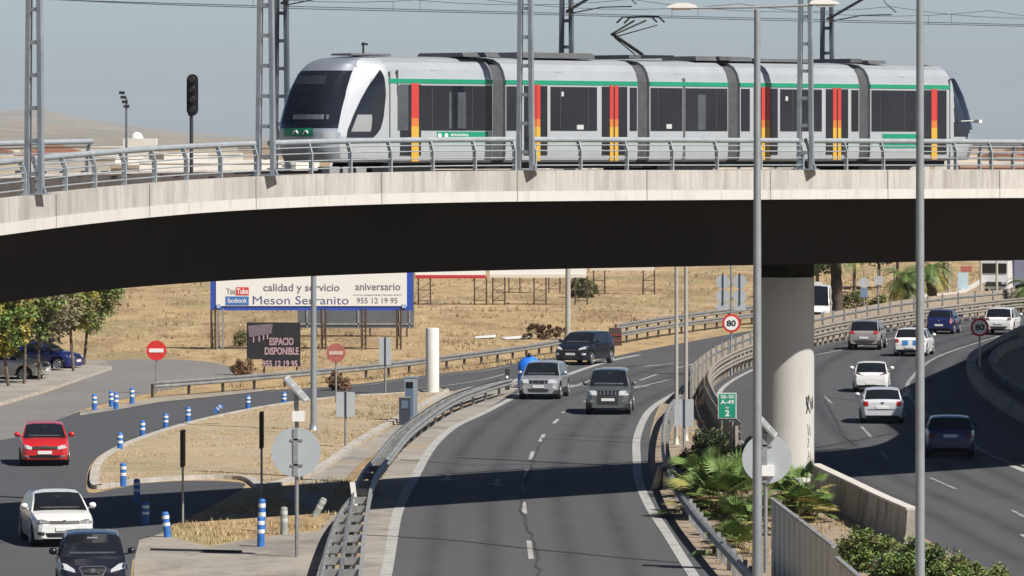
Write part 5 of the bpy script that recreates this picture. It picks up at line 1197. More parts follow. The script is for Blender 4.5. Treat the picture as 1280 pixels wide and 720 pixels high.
bx = lambda px: (px-389.5)/F*d; bzz = lambda py: H-(py-HY)/F*d
boxp(((bx(263)+bx(516))/2, .1, (bzz(388)+bzz(312))/2), (bx(516)-bx(263),.16,bzz(312)-bzz(388)), m_bblue, 'frame', t)
boxp(((bx(270)+bx(508.5))/2, .0, (bzz(382.5)+bzz(318))/2), (bx(508.5)-bx(270),.06,bzz(318)-bzz(382.5)), m_bwhiteb, 'poster', t)
YT = -.034
text('Meson Serranito', bx(316), bx(436), bzz(380.5), bzz(370), YT, m_ink, t, 'lettering', .0); text('calidad y servicio', bx(329), bx(424.5), bzz(367), bzz(354.5), YT, m_inkg, t, 'lettering', .016)
text('aniversario', bx(444), bx(500.5), bzz(363), bzz(354), YT, m_inkg, t, 'lettering', .014); text('955 12 19 95', bx(446), bx(497), bzz(379.3), bzz(372.2), YT, m_inkg, t, 'lettering', .012)
text('www.mesonserranito.com', bx(441), bx(502), bzz(369.6), bzz(367.4), YT, m_inkg, t, 'lettering', .0)
m_lred = M('logo_red', (.60,.06,.06), .5); m_lblue = M('logo_blue', (.05,.17,.46), .5)
boxp(((bx(295)+bx(311))/2, -.035, (bzz(369)+bzz(359))/2), (bx(311)-bx(295),.02,bzz(359)-bzz(369)), m_lred, 'logo_box', t); text('You', bx(283), bx(294), bzz(368), bzz(360), YT, m_inkg, t, 'lettering', .02); text('Tube', bx(296), bx(310), bzz(367.5), bzz(360.5), -.05, m_white, t, 'lettering', .02)
boxp(((bx(282)+bx(311))/2, -.035, (bzz(381.5)+bzz(370.5))/2), (bx(311)-bx(282),.02,bzz(370.5)-bzz(381.5)), m_lblue, 'logo_box', t); text('facebook', bx(284.5), bx(308.5), bzz(378.5), bzz(372.5), -.05, m_white, t, 'lettering', .01)
for px in (273.5, 505): boxp((bx(px),-.05,bzz(382.5)), (.22,.03,.22), M('corner_mark',(.35,.45,.62),.5), 'corner_mark', t)
lattice_legs(t, [bx(264), bx(402), bx(452), bx(496)], bzz(386), .22); lattice_legs(t, [bx(272)], bzz(386), .3, m_galv)
# grey second board behind it, lower
d2 = 322.0; p = PD(450, d2); t = thing('billboard', 'plain grey billboard back hanging lower behind the blue bordered billboard', 'billboard', p); bx2 = lambda px: (px-450)/F*d2; bz2 = lambda py: H-(py-HY)/F*d2
boxp(((bx2(372)+bx2(517.5))/2, 0, (bz2(410)+bz2(340))/2), (bx2(517.5)-bx2(372),.12,bz2(340)-bz2(410)), M('board_back_grey',(.12,.13,.145),.6,.1,.15,.6), 'board', t); 
for px in (384, 403, 448, 500, 512): boxp((bx2(px),-.09,(bz2(410)+bz2(345))/2), (.10,.05,bz2(345)-bz2(410)), m_galv_d, 'stiffener', t)
boxp(((bx2(372)+bx2(517.5))/2,-.09,bz2(405)), (bx2(517.5)-bx2(372),.05,.10), m_galv_d, 'stiffener', t)
lattice_legs(t, [bx2(395), bx2(452), bx2(498)], bz2(410), .5)
# dark available board
d3 = 268.0; p = PD(342, d3); t = thing('notice_board', 'black board with pink lettering offering space, low in the dry field', 'billboard', p); bx3 = lambda px: (px-342)/F*d3; bz3 = lambda py: H-(py-HY)/F*d3
m_bk = M('board_black', (.016,.017,.024), .6, 0, .3, 1); m_pk = M('board_pink', (.44,.30,.33), .6, 0, .1, 3)
boxp(((bx3(308.5)+bx3(375.5))/2, 0, (bz3(449)+bz3(403))/2), (bx3(375.5)-bx3(308.5),.10,bz3(403)-bz3(449)), m_bk, 'panel', t); boxp(((bx3(328)+bx3(375.5))/2, 0, (bz3(458)+bz3(449.05))/2), (bx3(375.5)-bx3(328),.10,bz3(449.05)-bz3(458)), m_bk, 'panel', t)
mb = MB(); mb.prism([(bx3(310),bz3(407)),(bx3(341),bz3(404.5)),(bx3(339.5),bz3(417)),(bx3(311.5),bz3(421.5))], -.075, -.052); mb.build('picture', M('board_mauve',(.17,.13,.16),.6,0,.1,3), t)
for px, y0, y1 in ((317,421,428),(324,420,427),(329.5,419,425),(334.5,418,424)): boxp((bx3(px),-.06,(bz3(y0)+bz3(y1))/2), (.06,.02,bz3(y0)-bz3(y1)), m_pk, 'picture_leg', t)
text('ESPACIO', bx3(337), bx3(367), bz3(431.5), bz3(422), -.06, m_pk, t, 'lettering', .03); text('DISPONIBLE', bx3(331), bx3(373.5), bz3(443.5), bz3(434), -.06, m_pk, t, 'lettering', .03); text('955 12 19 95', bx3(328), bx3(372), bz3(459), bz3(450.5), -.06, m_pk, t, 'lettering', .03)
for px in (313, 330, 371): mb = MB(); mb.bar((bx3(px),.08,0),(bx3(px),.08,bz3(440)),.08,.08); mb.build('leg', m_rust, t)
# far row of billboards on rusty legs
def farboard(px0, px1, base, yb, col, label, d_extra=0, trim=None, group='far billboards on rusty lattice legs'):
    d = H*F/(base-HY); pc_ = (px0+px1)/2; p = PD(pc_, d); t = thing('billboard', label, 'billboard', p, 0, group); X = lambda px: (px-pc_)/F*d; zb = H-(yb-HY)/F*d
    boxp((0,0,zb+1.55), (X(px1)-X(px0),.15,3.1), col, 'board', t)
    if trim: boxp((0,-.09,zb+.12), (X(px1)-X(px0),.05,.24), trim, 'trim', t)
    n = max(2, int((px1-px0)/38)); lattice_legs(t, [X(px0+4)+(X(px1-14)-X(px0+4))*i/(n-1) for i in range(n)], zb+.1, .85, M('leg_rust',(.075,.05,.042),.85,.2,.4,3)); return t
m_bred = M('far_board_red', (.45,.03,.04), .5, 0, .1, .5)
farboard(519, 607, 381, 348, m_bwhiteb, 'far billboard with white lower edge just right of the blue bordered billboard', trim=m_bred)
farboard(612, 733, 381, 347, m_bwhiteb, 'far billboard with pale lower edge behind the grey pole', trim=M('far_board_cream',(.62,.58,.50),.6))
farboard(632, 700, 366, 346, m_bwhiteb, 'far billboard in the second row above the field', trim=M('far_board_cream',(.62,.58,.50),.6))
farboard(738, 818, 368, 338, m_bwhiteb, 'far billboard whose legs stand right of the grey pole', trim=M('far_board_cream',(.62,.58,.50),.6))
# ------------------------------------------------------------------ vegetation
def leaf_clumps(mb, c, rad, n, size, rg, clumps=14, flat=.8, mi=0):
    """many small leaf faces gathered in uneven clumps inside an ellipsoid"""
    c = Vector(c); cs = []
    for _ in range(clumps):
        while True:
            q = Vector((rg.uniform(-1,1), rg.uniform(-1,1), rg.uniform(-1,1)))
            if .25 < q.length < 1: break
        cs.append((Vector((q.x*rad[0], q.y*rad[1], q.z*rad[2])), rg.uniform(.22,.5)*min(rad)))
    for _ in range(n):
        cc, r = cs[rg.randrange(clumps)]
        d = Vector((rg.gauss(0,1), rg.gauss(0,1), rg.gauss(0,1))); d = d.normalized()*r*rg.random()**.45
        p = c+cc+d; s = size*rg.uniform(.6,1.35)
        u = Vector((rg.gauss(0,1), rg.gauss(0,1), rg.gauss(0,.6))).normalized(); v = u.cross(Vector((rg.gauss(0,1), rg.gauss(0,1), rg.gauss(0,1)))).normalized()
        mb.add([p-u*s, p+v*s*.5, p+u*s, p-v*s*.5], [(0,1,2,3)], mi)
    return mb
def leafmat(name, col, isl=.45): return M(name, col, .6, 0, .25, .6, island=isl)
def tree(label, base, h, crown, rad, cols, n, lean=(0,0), seed=1, tr=.07, size=.105, clumps=24, group='young trees by the parked cars'):
    rg = random.Random(seed); t = thing('tree', label, 'tree', base, 0, group); top = Vector((lean[0], lean[1], crown))
    mb = MB(); mid = top*.5+Vector((rg.uniform(-.06,.06),0,0)); mb.tube([(0,0,0), mid, top, top+Vector((0,0,rad[2]*.6))], [tr*1.2,tr,tr*.75,tr*.25], 8)
    for _ in range(9):
        a = rg.uniform(0,6.28); st = top+Vector((0,0,rg.uniform(-rad[2]*.7,rad[2]*.3))); e = st+Vector((math.cos(a)*rad[0]*.75, math.sin(a)*rad[1]*.75, rg.uniform(.2,.9)*rad[2]))
        mb.tube([st, (st+e)/2+Vector((0,0,.08)), e], [tr*.4,tr*.25,tr*.08], 5)
    mb.build('trunk', m_bark, t)
    mb = MB()
    for i, col in enumerate(cols): leaf_clumps(mb, top+Vector((0,0,rad[2]*.25)), rad, int(n*1.15)//len(cols), size, rg, clumps, mi=i)
    mb.build('crown', cols, t); return t
lg1 = leafmat('leaf_green', (.11,.16,.038)); lg2 = leafmat('leaf_olive', (.16,.155,.055)); lg3 = leafmat('leaf_yellow', (.30,.25,.05)); lg4 = leafmat('leaf_greyolive', (.20,.17,.10)); lg5 = leafmat('leaf_dark', (.03,.052,.016)); lg6 = leafmat('leaf_bright', (.15,.22,.05))
tree('slender tree with a green crown and leaning trunk, rightmost by the parked cars', G(105,459), 0, 3.55, (1.5,1.4,2.0), [lg6,lg1,lg2], 8000, (.35,0), 3)
tree('thin tree with yellow-green autumn crown second from the right by the parked cars', G(92,467), 0, 3.5, (1.5,1.4,1.9), [lg3,lg6,lg2], 8000, (-.2,0), 4)
tree('grey-olive half bare tree between the silver SUV and the yellow-green tree', G(49,478), 0, 3.3, (1.9,1.6,1.8), [lg4,lg2,lg4], 5200, (-.1,0), 5)
tree('thin trunked tree with dull olive crown behind the nose of the silver SUV', G(30,483), 0, 3.3, (1.8,1.5,1.8), [lg4,lg2,lg6], 5200, (.05,0), 6)
tree('yellow autumn tree at the left edge in front of the silver SUV', G(11,486), 0, 2.9, (1.4,1.2,1.6), [lg3,lg6,lg3], 6500, (-.3,0), 8)
tree('dark green tree behind the parked blue hatchback', G(62,456), 0, 3.0, (1.8,1.6,1.9), [lg1,lg2,lg6], 7000, (.1,0), 9)
def bush(label, base, rad, cols, n, seed, size=.05, clumps=26, name='bush', group=None, stems=True):
    rg = random.Random(seed); t = thing(name, label, 'bush', base, 0, group)
    mb = MB()
    for i, col in enumerate(cols): leaf_clumps(mb, (0,0,rad[2]*.8), rad, int(n*1.8)//len(cols), size, rg, clumps, mi=i)
    for v in mb.v: v.z = max(v.z, .02)
    mb.build('foliage', cols, t)
    mb = MB()
    for _ in range(10):
        a = rg.uniform(0,6.28); mb.tube([(0,0,0), (math.cos(a)*rad[0]*.4, math.sin(a)*rad[1]*.4, rad[2]*.6), (math.cos(a)*rad[0]*.75, math.sin(a)*rad[1]*.75, rad[2]*1.2)], [.03,.02,.008], 5)
    mb.build('stems', m_bark, t); return t
bush('leafy green bush at the bottom left of the pale concrete barrier', G(1086,714), (.85,.9,.62), [lg1,lg2,lg6], 5200, 21, group='green bushes by the fence')
bush('wide dark green bush in front of the thick lamp pole base', G(1148,742), (1.25,1.0,.72), [lg1,lg5,lg6], 7600, 22, group='green bushes by the fence')
bush('pale green bush at the bottom edge nearest the road corner', G(1214,748), (1.15,.9,.55), [lg1,lg2,lg6], 6200, 23, group='green bushes by the fence')
bush('dry reddish-brown scrub between the two green bushes', G(1110,738), (.45,.5,.45), [M('leaf_dry',(.20,.11,.06),.8,0,.3,1,island=.4), lg2], 1800, 24)
bush('dark undergrowth heap added for a shaded hollow behind the guardrail under the kilometre sign', G(890,572), (.7,1.6,.55), [lg5,lg2,lg5], 3600, 25)  # dark leaves added in place of the shaded drop at the road edge
bush('dark undergrowth by the foot of the twin pale poles', G(866,590), (.55,1.4,.42), [lg5,lg4,lg2], 2600, 26)
bush('dry brown weed clump beside the end of the black board', G(303,474), (.55,.5,.55), [M('leaf_dry',(.20,.11,.06),.8,0,.3,1,island=.4)], 1500, 27, .05, name='dry_shrub', group='dry weed clumps in the field')
bush('dry brown weed clump at the foot of the faded no entry sign', G(424,488), (.5,.5,.55), [M('leaf_dry',(.20,.11,.06),.8,0,.3,1,island=.4)], 1500, 28, .05, name='dry_shrub', group='dry weed clumps in the field')
bush('dark brown thicket in the field left of the grey pole', G(683,424), (1.6,1.6,.5), [M('leaf_dry2',(.15,.09,.055),.8,0,.3,1,island=.4)], 2600, 29, .06, name='dry_shrub', group='dry weed clumps in the field')
bush('small green thistle clump below the left end of the blue bordered billboard', G(300,433), (.5,.5,.5), [lg2], 900, 30, .05, name='dry_shrub', group='dry weed clumps in the field')
bush('grey-green shrub below the far billboard legs right of the grey pole', G(727,372), (1.3,1.2,.75), [lg2,lg5], 2600, 31, .08, name='dry_shrub')
bush('low green shrub on the embankment behind the white SUV', G(1245,388), (2.0,1.0,.35), [lg2,lg6], 2600, 32, .08)
bush('green shrub row beyond the tan screen beside the pier', G(1075,396), (2.2,1.6,.9), [lg1,lg2], 3000, 33, .09)
# dwarf fan palms
def fan_palm(label, base, n, r, seed, h=.5, group='dwarf palms in the median', cols=None):
    rg = random.Random(seed); t = thing('dwarf_palm', label, 'palm', base, 0, group); cols = cols or [leafmat('palm_green',(.12,.185,.045),.35), leafmat('palm_yellow',(.32,.29,.08),.35), leafmat('palm_dry',(.30,.23,.12),.3)]
    mb = MB(); st = MB()
    for i in range(n):
        a = rg.uniform(0, 6.283); el = rg.uniform(-.25, 1.35); L = r*rg.uniform(.55,1.0)*(.8+.2*math.cos(el))
        d = Vector((math.cos(a)*math.cos(el), math.sin(a)*math.cos(el), math.sin(el))); root = Vector((rg.uniform(-.3,.3)*r, rg.uniform(-.3,.3)*r, h*rg.uniform(.2,1)))
        tip = root+d*L*.65; st.tube([root*.3, root, tip], [.02,.014,.01], 4)
        side_ = d.cross(Vector((0,0,1))).normalized(); upv = side_.cross(d)
        mi = 0 if el > .5 else (1 if el > .05 and rg.random() < .6 else (2 if rg.random() < .55 else 0))
        for k in range(15):
            f = -1.35+2.7*k/14; ll = L*.55*(1-.12*abs(f)); dv = (d*math.cos(f)+side_*math.sin(f)); dv = (dv+Vector((0,0,-.12))).normalized()
            w = dv.cross(upv).normalized()*.022*(r/1.0)**.5*1.3; e = tip+dv*ll; m_ = tip+dv*ll*.55+upv*.02
            mb.add([tip-w*.4, m_-w, e+Vector((0,0,-.10*ll)), m_+w], [(0,1,2,3)], mi)
    mb.build('fronds', cols, t); st.build('stems', M('palm_stem',(.16,.14,.06),.8,0,.2,4), t); return t
fan_palm('large dwarf palm clump filling the median left of the tall lamp pole', G(903,648), 95, 1.7, 41, .7)
fan_palm('dwarf palm beside the round sign at the foot of the pier', G(990,640), 60, 1.35, 42, .6)
fan_palm('yellowing dwarf palm low beside the lamp pole base', G(932,670), 60, 1.2, 43, .4)
fan_palm('small dwarf palm behind the kilometre sign', G(934,592), 34, 1.05, 44, .6)
fan_palm('dwarf palm nearest the road guardrail end plate', G(872,640), 34, 1.0, 45, .35)
fan_palm('dwarf palm in the middle of the median clump behind the guardrail', G(884,622), 50, 1.35, 46, .6)
fan_palm('dwarf palm close against the concrete barrier by the pier', G(1010,652), 44, 1.1, 47, .5)
fan_palm('dry dwarf palm at the lower edge of the median clump', G(915,694), 44, 1.0, 48, .35)
# feather palms far right
def feather_palm(label, base, h, n, L, seed, group='palms beyond the tan screen', dark=False):
    rg = random.Random(seed); t = thing('palm_tree', label, 'palm', base, 0, group)
    mb = MB(); k = 14; mb.tube([(0.05*math.sin(i*.5),0,h*i/k) for i in range(k+1)], [.32+.05*(i%2)+(.08 if i > k-4 else 0) for i in range(k+1)], 12); mb.build('trunk', M('palm_bark',(.09,.065,.045),.95,0,.4,5,.5), t)
    mb = MB(); cols = [leafmat('palm_green',(.12,.185,.045),.35), leafmat('palm_yellow',(.32,.29,.08),.35)]
    for i in range(n):
        a = rg.uniform(0,6.283); el = rg.uniform(-.5,1.2); prev = Vector((0,0,h)); d = Vector((math.cos(a)*math.cos(el), math.sin(a)*math.cos(el), math.sin(el))); mi = 1 if el < .1 and rg.random() < .6 else 0
        for j in range(12):
            d = (d+Vector((0,0,-.16))).normalized(); nx = prev+d*L/12; s_ = d.cross(Vector((0,0,1))).normalized(); ll = L*.30*math.sin(math.pi*(j+1.5)/14)
            for q in (0,.5):
                b = prev+(nx-prev)*q
                for sg in (-1,1): mb.add([b, b+d*.06, b+s_*sg*ll+d*ll*.6+Vector((0,0,-.25*ll))], [(0,1,2)], mi)
            prev = nx
    mb.build('fronds', cols, t); return t
feather_palm('thick dark palm trunk just right of the pier and the white van', G(1046,412), 5.6, 46, 2.6, 51)
feather_palm('palm with drooping yellow-green fronds left of the thick lamp pole', G(1131,398), 2.6, 44, 1.9, 52)
feather_palm('palm with a short trunk just right of the thick lamp pole', G(1165,392), 3.0, 44, 1.9, 53)
feather_palm('palm at the right edge above the white SUV', G(1288,392), 1.7, 40, 1.9, 54)
for i, (px, py, h, rd, lb) in enumerate(((1022,372,3.4,2.0,'dark leafy tree beyond the white van'),(1068,366,3.8,2.2,'leafy tree behind the palm trunk right of the pier'),(1098,362,3.6,2.2,'leafy tree behind the round sign backs beyond the screen'),(1122,360,4.0,2.0,'olive tree behind the drooping palm'),(1180,356,4.0,1.6,'reddish thin tree right of the thick lamp pole'))):
    tree(lb, G(px, py), 0, h, (rd,rd,1.9), [lg1,lg2,lg5] if i < 4 else [leafmat('leaf_russet',(.20,.10,.05)),lg2], 4200, (0,0), 60+i, .12, .16, 20, 'trees beyond the tan screen')
# small signs and posts at the far right
for px, base, y0, y1, w, rnd_, lb in ((1080,402,347,360,13,True,'pale round sign back beyond the tan screen'),(1098,400,345,356,11,False,'small pale sign back right of the round one beyond the tan screen'),(1118,398,338,352,0,False,'thin pale pole beyond the tan screen')):
    p = G(px, base); s = (base-HY)/H; t = thing('far_sign', lb, 'road sign', p); postp((base-y0)/s+.4, .05, t, m_galv)
    if w: (cyl_y((0,-.07,(base-(y0+y1)/2)/s), w/2/s, .03, m_signback, 'panel', t) if rnd_ else boxp((0,-.07,(base-(y0+y1)/2)/s), (w/s,.03,(y1-y0)/s), m_signback, 'panel', t))
    if rnd_: boxp((0,-.07,(base-366)/s), (9/s,.03,11/s), M('sign_blue_grey',(.14,.22,.36),.5), 'panel', t)
for px, base, h, lb in ((1186,384,4.6,'pole left of the red-topped post at the far right'),(1226,378,4.8,'pole beside the sloping road edge at the far right'),(1246,374,4.8,'pole in front of the white lorry at the far right'),(1206,380,2.4,'pale blue panel post at the far right')):
    p = G(px, base); t = thing('far_pole', lb, 'pole', p); postp(h, .09, t, m_tanpole, 'pole')
    if px == 1206: boxp((-.15,-.1,1.5), (.75,.1,1.5), M('panel_paleblue',(.42,.55,.62),.5), 'panel', t); boxp((.1,-.1,2.5), (.8,.12,.4), m_red_faded, 'cap', t)
# raised bank with retaining edge at the far right
bk = [G(x, y) for x, y in [(1150,388),(1200,384),(1230,366),(1250,345)]]
t = thing('retaining_wall', 'tan sloped retaining wall below the far road at the right', 'wall', (bk[1].x, bk[1].y, 0)); pth = resample(bk, 1.5)
(lambda m_: m_.build('face', M('tan_wall',(.36,.28,.19),.9,0,.25,.5,.3), t, world=True))(psweep(pth, [(-.2,0),(.5,0),(.2,.9),(-.2,.9)], MB()))
(lambda m_: m_.build('coping', M('coping_concrete',(.56,.53,.48),.85,0,.1,2), t, world=True))(psweep(pth, [(-.25,.902),(.25,.902),(.25,1.05),(-.25,1.05)], MB()))
# white litter sheets in the field
for i, (px, py, w, lb) in enumerate(((607,423,1.2,'left of two white sheets lying in the dry field'),(646,424,1.6,'right of two white sheets lying in the dry field'))):
    t = thing('litter_sheet', lb, 'litter', G(px, py), .2*i); mb = MB(); mb.add([(-w/2,-.6,.05),(w/2,-.5,.12),(w/2,.7,.2),(-w/2,.6,.1),(-w/2,-.6,.02),(w/2,-.5,.09),(w/2,.7,.17),(-w/2,.6,.07)],[(0,1,2,3),(7,6,5,4),(0,1,5,4),(1,2,6,5),(2,3,7,6),(3,0,4,7)]); mb.build('sheet', m_white, t)

# dry grass as one mass per kind
def in_poly(x, y, poly):
    c = False; n = len(poly)
    for i in range(n):
        (x1,y1),(x2,y2) = poly[i], poly[i-1]
        if (y1 > y) != (y2 > y) and x < (x2-x1)*(y-y1)/(y2-y1)+x1: c = not c
    return c
def grass(name, polys, dens, h, mats, seed, wgt, z=0.0, blades=3, w=.022, patchy=.5):
    rg = random.Random(seed); mb = MB(); V = []; Fc = []; mi = []
    from mathutils import noise
    for poly in polys:
        xs = [p[0] for p in poly]; ys = [p[1] for p in poly]; A = (max(xs)-min(xs))*(max(ys)-min(ys))
        for _ in range(int(A*dens)):
            x, y = rg.uniform(min(xs),max(xs)), rg.uniform(min(ys),max(ys))
            if not in_poly(x, y, poly): continue
            nz = noise.noise(Vector((x*.22, y*.22, seed*3.1)))+.5*noise.noise(Vector((x*.7, y*.7, seed)))
            if nz < -patchy+rg.uniform(-.25,.25): continue
            hh = h*rg.uniform(.45,1.15)*(1+.6*nz); k = mi_pick(rg, wgt, noise.noise(Vector((x*.09, y*.05, 9.0))))
            for _b in range(blades):
                a = rg.uniform(0,6.283); l = rg.uniform(.1,.6)*hh; bx_, by_ = x+rg.uniform(-.09,.09), y+rg.uniform(-.09,.09); ca, sa = math.cos(a+1.57)*w, math.sin(a+1.57)*w
                b = len(V); V += [(bx_-ca,by_-sa,z),(bx_+ca,by_+sa,z),(bx_+math.cos(a)*l,by_+math.sin(a)*l,z+hh*rg.uniform(.7,1))]; Fc.append((b,b+1,b+2)); mi.append(k)
    me = bpy.data.meshes.new(name); me.from_pydata(V, [], Fc)
    for m in mats: me.materials.append(m)
    me.polygons.foreach_set('material_index', mi); me.update(); return tag(obj(name, me), kind='stuff')
def mi_pick(rg, wgt, nz):
    r = rg.random()+nz*.5; acc = 0
    for i, w_ in enumerate(wgt):
        acc += w_
        if r < acc: return i
    return len(wgt)-1
gr1 = leafmat('grass_straw', (.48,.365,.20), .15); gr2 = leafmat('grass_tan', (.40,.285,.14), .15); gr3 = leafmat('grass_brown', (.30,.215,.12), .18); gr4 = leafmat('grass_green', (.17,.18,.065), .3)
gm = [gr3, gr2, gr1, gr4]
grass('dry_grass', [ISL], 16, .075, gm, 71, (.08,.30,.50), .115, patchy=-.1, w=.012)
isr = [tuple(G(x,y)[:2]) for x,y in [(560,490),(500,496),(440,503),(400,530),(390,560),(420,575),(470,544),(530,508)]]
grass('olive_grass', [isr], 20, .10, [gr4, gr2, leafmat('grass_olive', (.22,.19,.075), .25)], 79, (.25,.3,.4), .115, patchy=-.15, w=.013)
fieldA = [tuple(G(x,y)[:2]) for x,y in [(-40,444),(120,446),(200,446),(262,449),(302,462),(296,478),(196,490),(260,488),(330,482),(480,468),(640,447),(768,427),(900,406),(900,388),(-40,388)]]
grass('dry_grass', [fieldA], 2.6, .11, gm, 72, (.16,.40,.36), 0, w=.02, patchy=.0)
fieldB = [tuple(G(x,y)[:2]) for x,y in [(-60,388),(1000,388),(1000,338),(-60,338)]]
grass('dry_grass', [fieldB], .7, .16, gm, 73, (.16,.40,.36), 0, w=.03, patchy=.0)
grass('dry_grass', [[tuple(G(x,y)[:2]) for x,y in [(640,451),(700,441),(765,430),(765,436),(700,446),(640,456),(480,474),(330,489),(330,485),(480,471)]]], 12, .20, gm, 74, (.2,.4,.3), 0, w=.016, patchy=.1)
med = [tuple(G(x,y)[:2]) for x,y in [(960,790),(900,712),(866,668),(838,630),(832,590),(834,555),(850,525),(880,520),(905,545),(938,578),(1015,612),(1132,682),(1250,740),(1500,800)]]
grass('dry_grass', [med], 14, .14, gm, 75, (.35,.35,.20), .0, patchy=-.1, w=.014)
grass('dry_grass', [[tuple(G(x,y)[:2]) for x,y in [(222,656),(300,625),(345,618),(400,600),(440,600),(430,640),(400,662),(330,670),(262,682),(205,668)]]], 24, .16, gm, 76, (.12,.30,.30), 0, patchy=.05, w=.014)
grass('dry_grass', [[tuple(G(x,y)[:2]) for x,y in [(1010,424),(1130,398),(1300,382),(1300,340),(1010,340)]]], 1.5, .25, gm, 77, (.2,.3,.25), 0, w=.03, patchy=.1)

gr5 = leafmat('scrub_brown', (.20,.125,.065), .3)
grass('dry_scrub', [fieldA], 1.5, .30, [gr5, gr3, gr2], 81, (.4,.35,.25), 0, w=.02, patchy=-.38, blades=5)
grass('dry_scrub', [fieldB], .35, .32, [gr5, gr3, gr2], 82, (.4,.35,.25), 0, w=.03, patchy=-.40, blades=5)
# ------------------------------------------------------------------ town and hills beyond the viaduct
def ridge(name, pts, D, depth, mat, below=0):
    X = lambda px: (px-640)/F*D; mb = MB(); n = len(pts); zt = lambda y: H-(y-HY)/F*D
    vs = []; rg = random.Random(len(pts)+int(D)); M_ = 6; dense = []
    for (a, b), (c, d) in zip(pts, pts[1:]):
        for k in range(M_): dense.append((a+(c-a)*k/M_, b+(d-b)*k/M_+rg.uniform(-.5,.5)))
    dense.append(pts[-1])
    for px, y in dense: vs += [(X(px), D-depth, -1), (X(px), D-depth*.45, zt(y)*.5), (X(px), D, zt(y)), (X(px), D+depth*.8, -1)]
    fs = [(i*4+k, i*4+k+1, (i+1)*4+k+1, (i+1)*4+k) for i in range(len(dense)-1) for k in range(3)]
    mb.add(vs, fs, 0, True); return tag(mb.build(name, mat), kind='structure')
m_hill = layered('hill_soil', [(.004,.4,.6,(.10,.11,.06),.8,U),(.02,.45,.65,(.34,.26,.17),.7,U)], (.26,.20,.13), .95, .1, .1)
ridge('hills', [(-700,120),(-300,128),(0,139),(50,136),(110,149),(170,158),(240,167),(330,172),(520,173),(800,174),(1100,174),(1400,172),(1900,168)], 22000, 4000, m_hill)
ridge('hills', [(-700,150),(-200,152),(40,153),(120,161),(200,168),(300,175),(420,178)], 15000, 3000, m_hill)
ridge('hills', [(900,181),(1180,178),(1300,175),(1500,172),(1900,170)], 14000, 3000, m_hill)
rg = random.Random(99); wallc = [(.62,.60,.55),(.55,.47,.37),(.70,.69,.66),(.44,.36,.28),(.42,.26,.19)]
def house(px, d, w, dp, h, ci, yaw, label, roofy):
    p = PD(px, d); t = thing('town_building', label, 'building', p, yaw, 'buildings of the distant town')
    mw_ = M('town_wall_%s' % 'abcde'[ci], wallc[ci], .9, 0, .12, .2); mb = MB(); mb.box((0,0,h/2), (w,dp,h)); mb.build('walls', mw_, t)
    if roofy: mb = MB(); mb.prism([(-w/2-.4,h+.01),(w/2+.4,h+.01),(0,h+w*.16)], -dp/2-.4, dp/2+.4); mb.build('roof', M('town_roof',(.30,.14,.09),.9,0,.2,.3), t)
    else: mb = MB(); mb.box((0,0,h+.3), (w+.3,dp+.3,.58)); mb.build('parapet', mw_, t)
    nx = max(2, int(w/4)); nz = max(1, int(h/3.2)); 
    for j in range(nz):
        mb = MB()
        for i in range(nx): mb.box((-w/2+(i+.5)*w/nx, -dp/2-.02, 1.7+j*3.1), (1.5,.12,1.5))
        mb.build('window_row', M('town_window',(.06,.07,.08),.3), t)
kinds = [('pale flat-roofed block','buff flat-roofed block','white flat-roofed block','tan low block','brick-red low block')]
spots = []
for i in range(34):
    px = -60+i*12.5+rg.uniform(-5,5); d = rg.uniform(900,2100); spots.append((px, d))
for i in range(18):
    px = 1195+i*11+rg.uniform(-4,4); d = rg.uniform(900,1900); spots.append((px, d))
for i in range(14): spots.append((380+i*58+rg.uniform(-20,20), rg.uniform(1500,2300)))
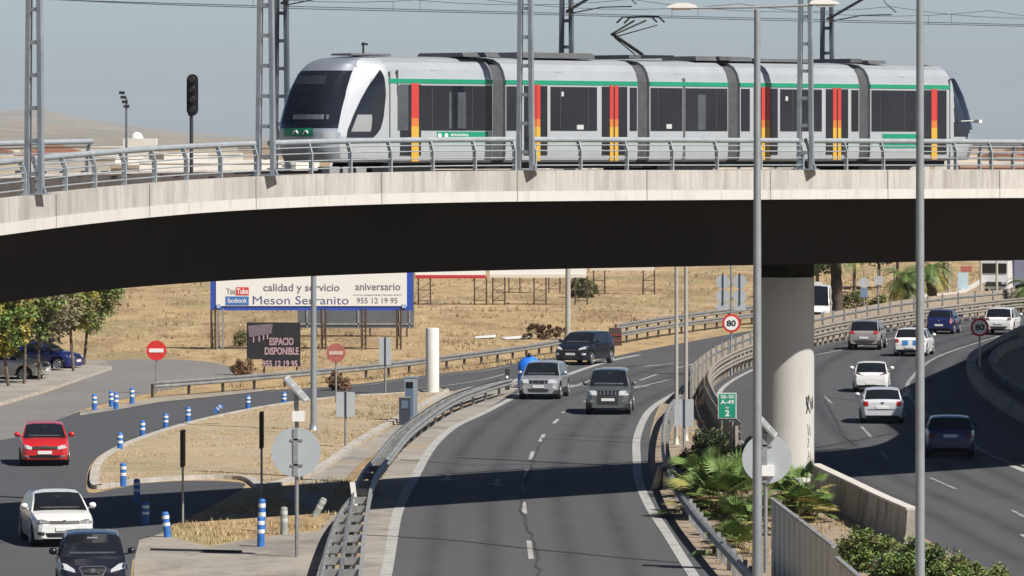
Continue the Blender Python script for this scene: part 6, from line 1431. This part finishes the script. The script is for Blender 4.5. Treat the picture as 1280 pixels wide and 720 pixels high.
for i, (px, d) in enumerate(spots):
    h = rg.choice([4.5,6.5,7,9.5,10,12])*(1.0 if d > 1300 else .8); ci = rg.randrange(5) if px > 1150 or rg.random() < .75 else 2
    if px < 350: h = rg.choice([4,5.5,6,7,8,9.5]); ci = rg.choice([0,0,1,2,3,0])
    if px > 1150: h = min(h, 7); ci = rg.choice([1,3,4,4,2])
    zone = 'far beyond the railing at the left' if px < 200 else 'far beyond the railing near the signal' if px < 345 else 'in the far town behind the tram' if px < 1190 else 'far beyond the tram tail at the right'
    roofy = rg.random() < (.12 if px < 350 else .35)
    house(px, d, rg.uniform(9,24), rg.uniform(9,16), h, ci, rg.uniform(-.4,.4), '%s %s %s' % (kinds[0][ci], 'with tiled roof' if roofy else 'with plain parapet', zone), roofy)
# far trees on the plain in front of the town
for i in range(16):
    px = [10,40,75,120,165,205,250,290,320,1205,1225,1240,1262,1280,700,900][i]; d = rg.uniform(620,1000)
    tree('dark round tree on the far plain '+('at the left beyond the railing' if px < 340 else 'at the right beyond the tram' if px > 1150 else 'behind the tram'), PD(px, d), 0, 3.0, (3.0,3.0,2.0), [lg5,lg1], 700, (0,0), 200+i, .2, .5, 10, 'trees on the far plain')
# floodlight mast and white dome beyond the railing
d = 900.0; p = PD(158, d); t = thing('floodlight_mast', 'distant floodlight mast with a slanting column of lamps left of the signal', 'floodlight', p); zt = H+(HY-122)/F*d
mb = MB(); mb.tube([(0,0,0),(0,0,zt)], .28, 8, r2=.16); mb.build('mast', m_mast_d, t)
for i in range(4): mb = MB(); mb.box((-.75+i*.25, 0, zt-.2-i*.75+1.0), (.95,.5,.5)); mb.build('lamp', m_black, t)
p = PD(171, 1500); t = thing('white_dome', 'pale far building topped by a bright white dome right of the floodlight mast', 'dome', p); mb = MB(); mb.lathe((0,0,0), [(1.8,12.62),(1.7,13.1),(1.3,13.8),(.7,14.2),(.2,14.4)], 20); mb.build('shell', m_white, t); mb = MB(); mb.box((1,0,6.3), (9,8,12.6)); mb.build('walls', M('town_wall_a', wallc[0], .9, 0, .12, .2), t)

# ------------------------------------------------------------------ haze
mb = MB(); mb.box((0, 12800, 109), (17500, 26600, 220))
hz = mb.build('haze', M('haze_surface', (1,1,1))); tag(hz, kind='stuff')
hm = bpy.data.materials.new('haze_air'); hm.use_nodes = True; n_ = hm.node_tree
for nd in list(n_.nodes):
    if nd.type == 'BSDF_PRINCIPLED': n_.nodes.remove(nd)
pv = n_.nodes.new('ShaderNodeVolumePrincipled'); pv.inputs['Color'].default_value = (.86,.92,1.0,1); pv.inputs['Density'].default_value = .00003; pv.inputs['Anisotropy'].default_value = .0
n_.links.new(pv.outputs[0], n_.nodes['Material Output'].inputs['Volume'])
hz.data.materials.clear(); hz.data.materials.append(hm)
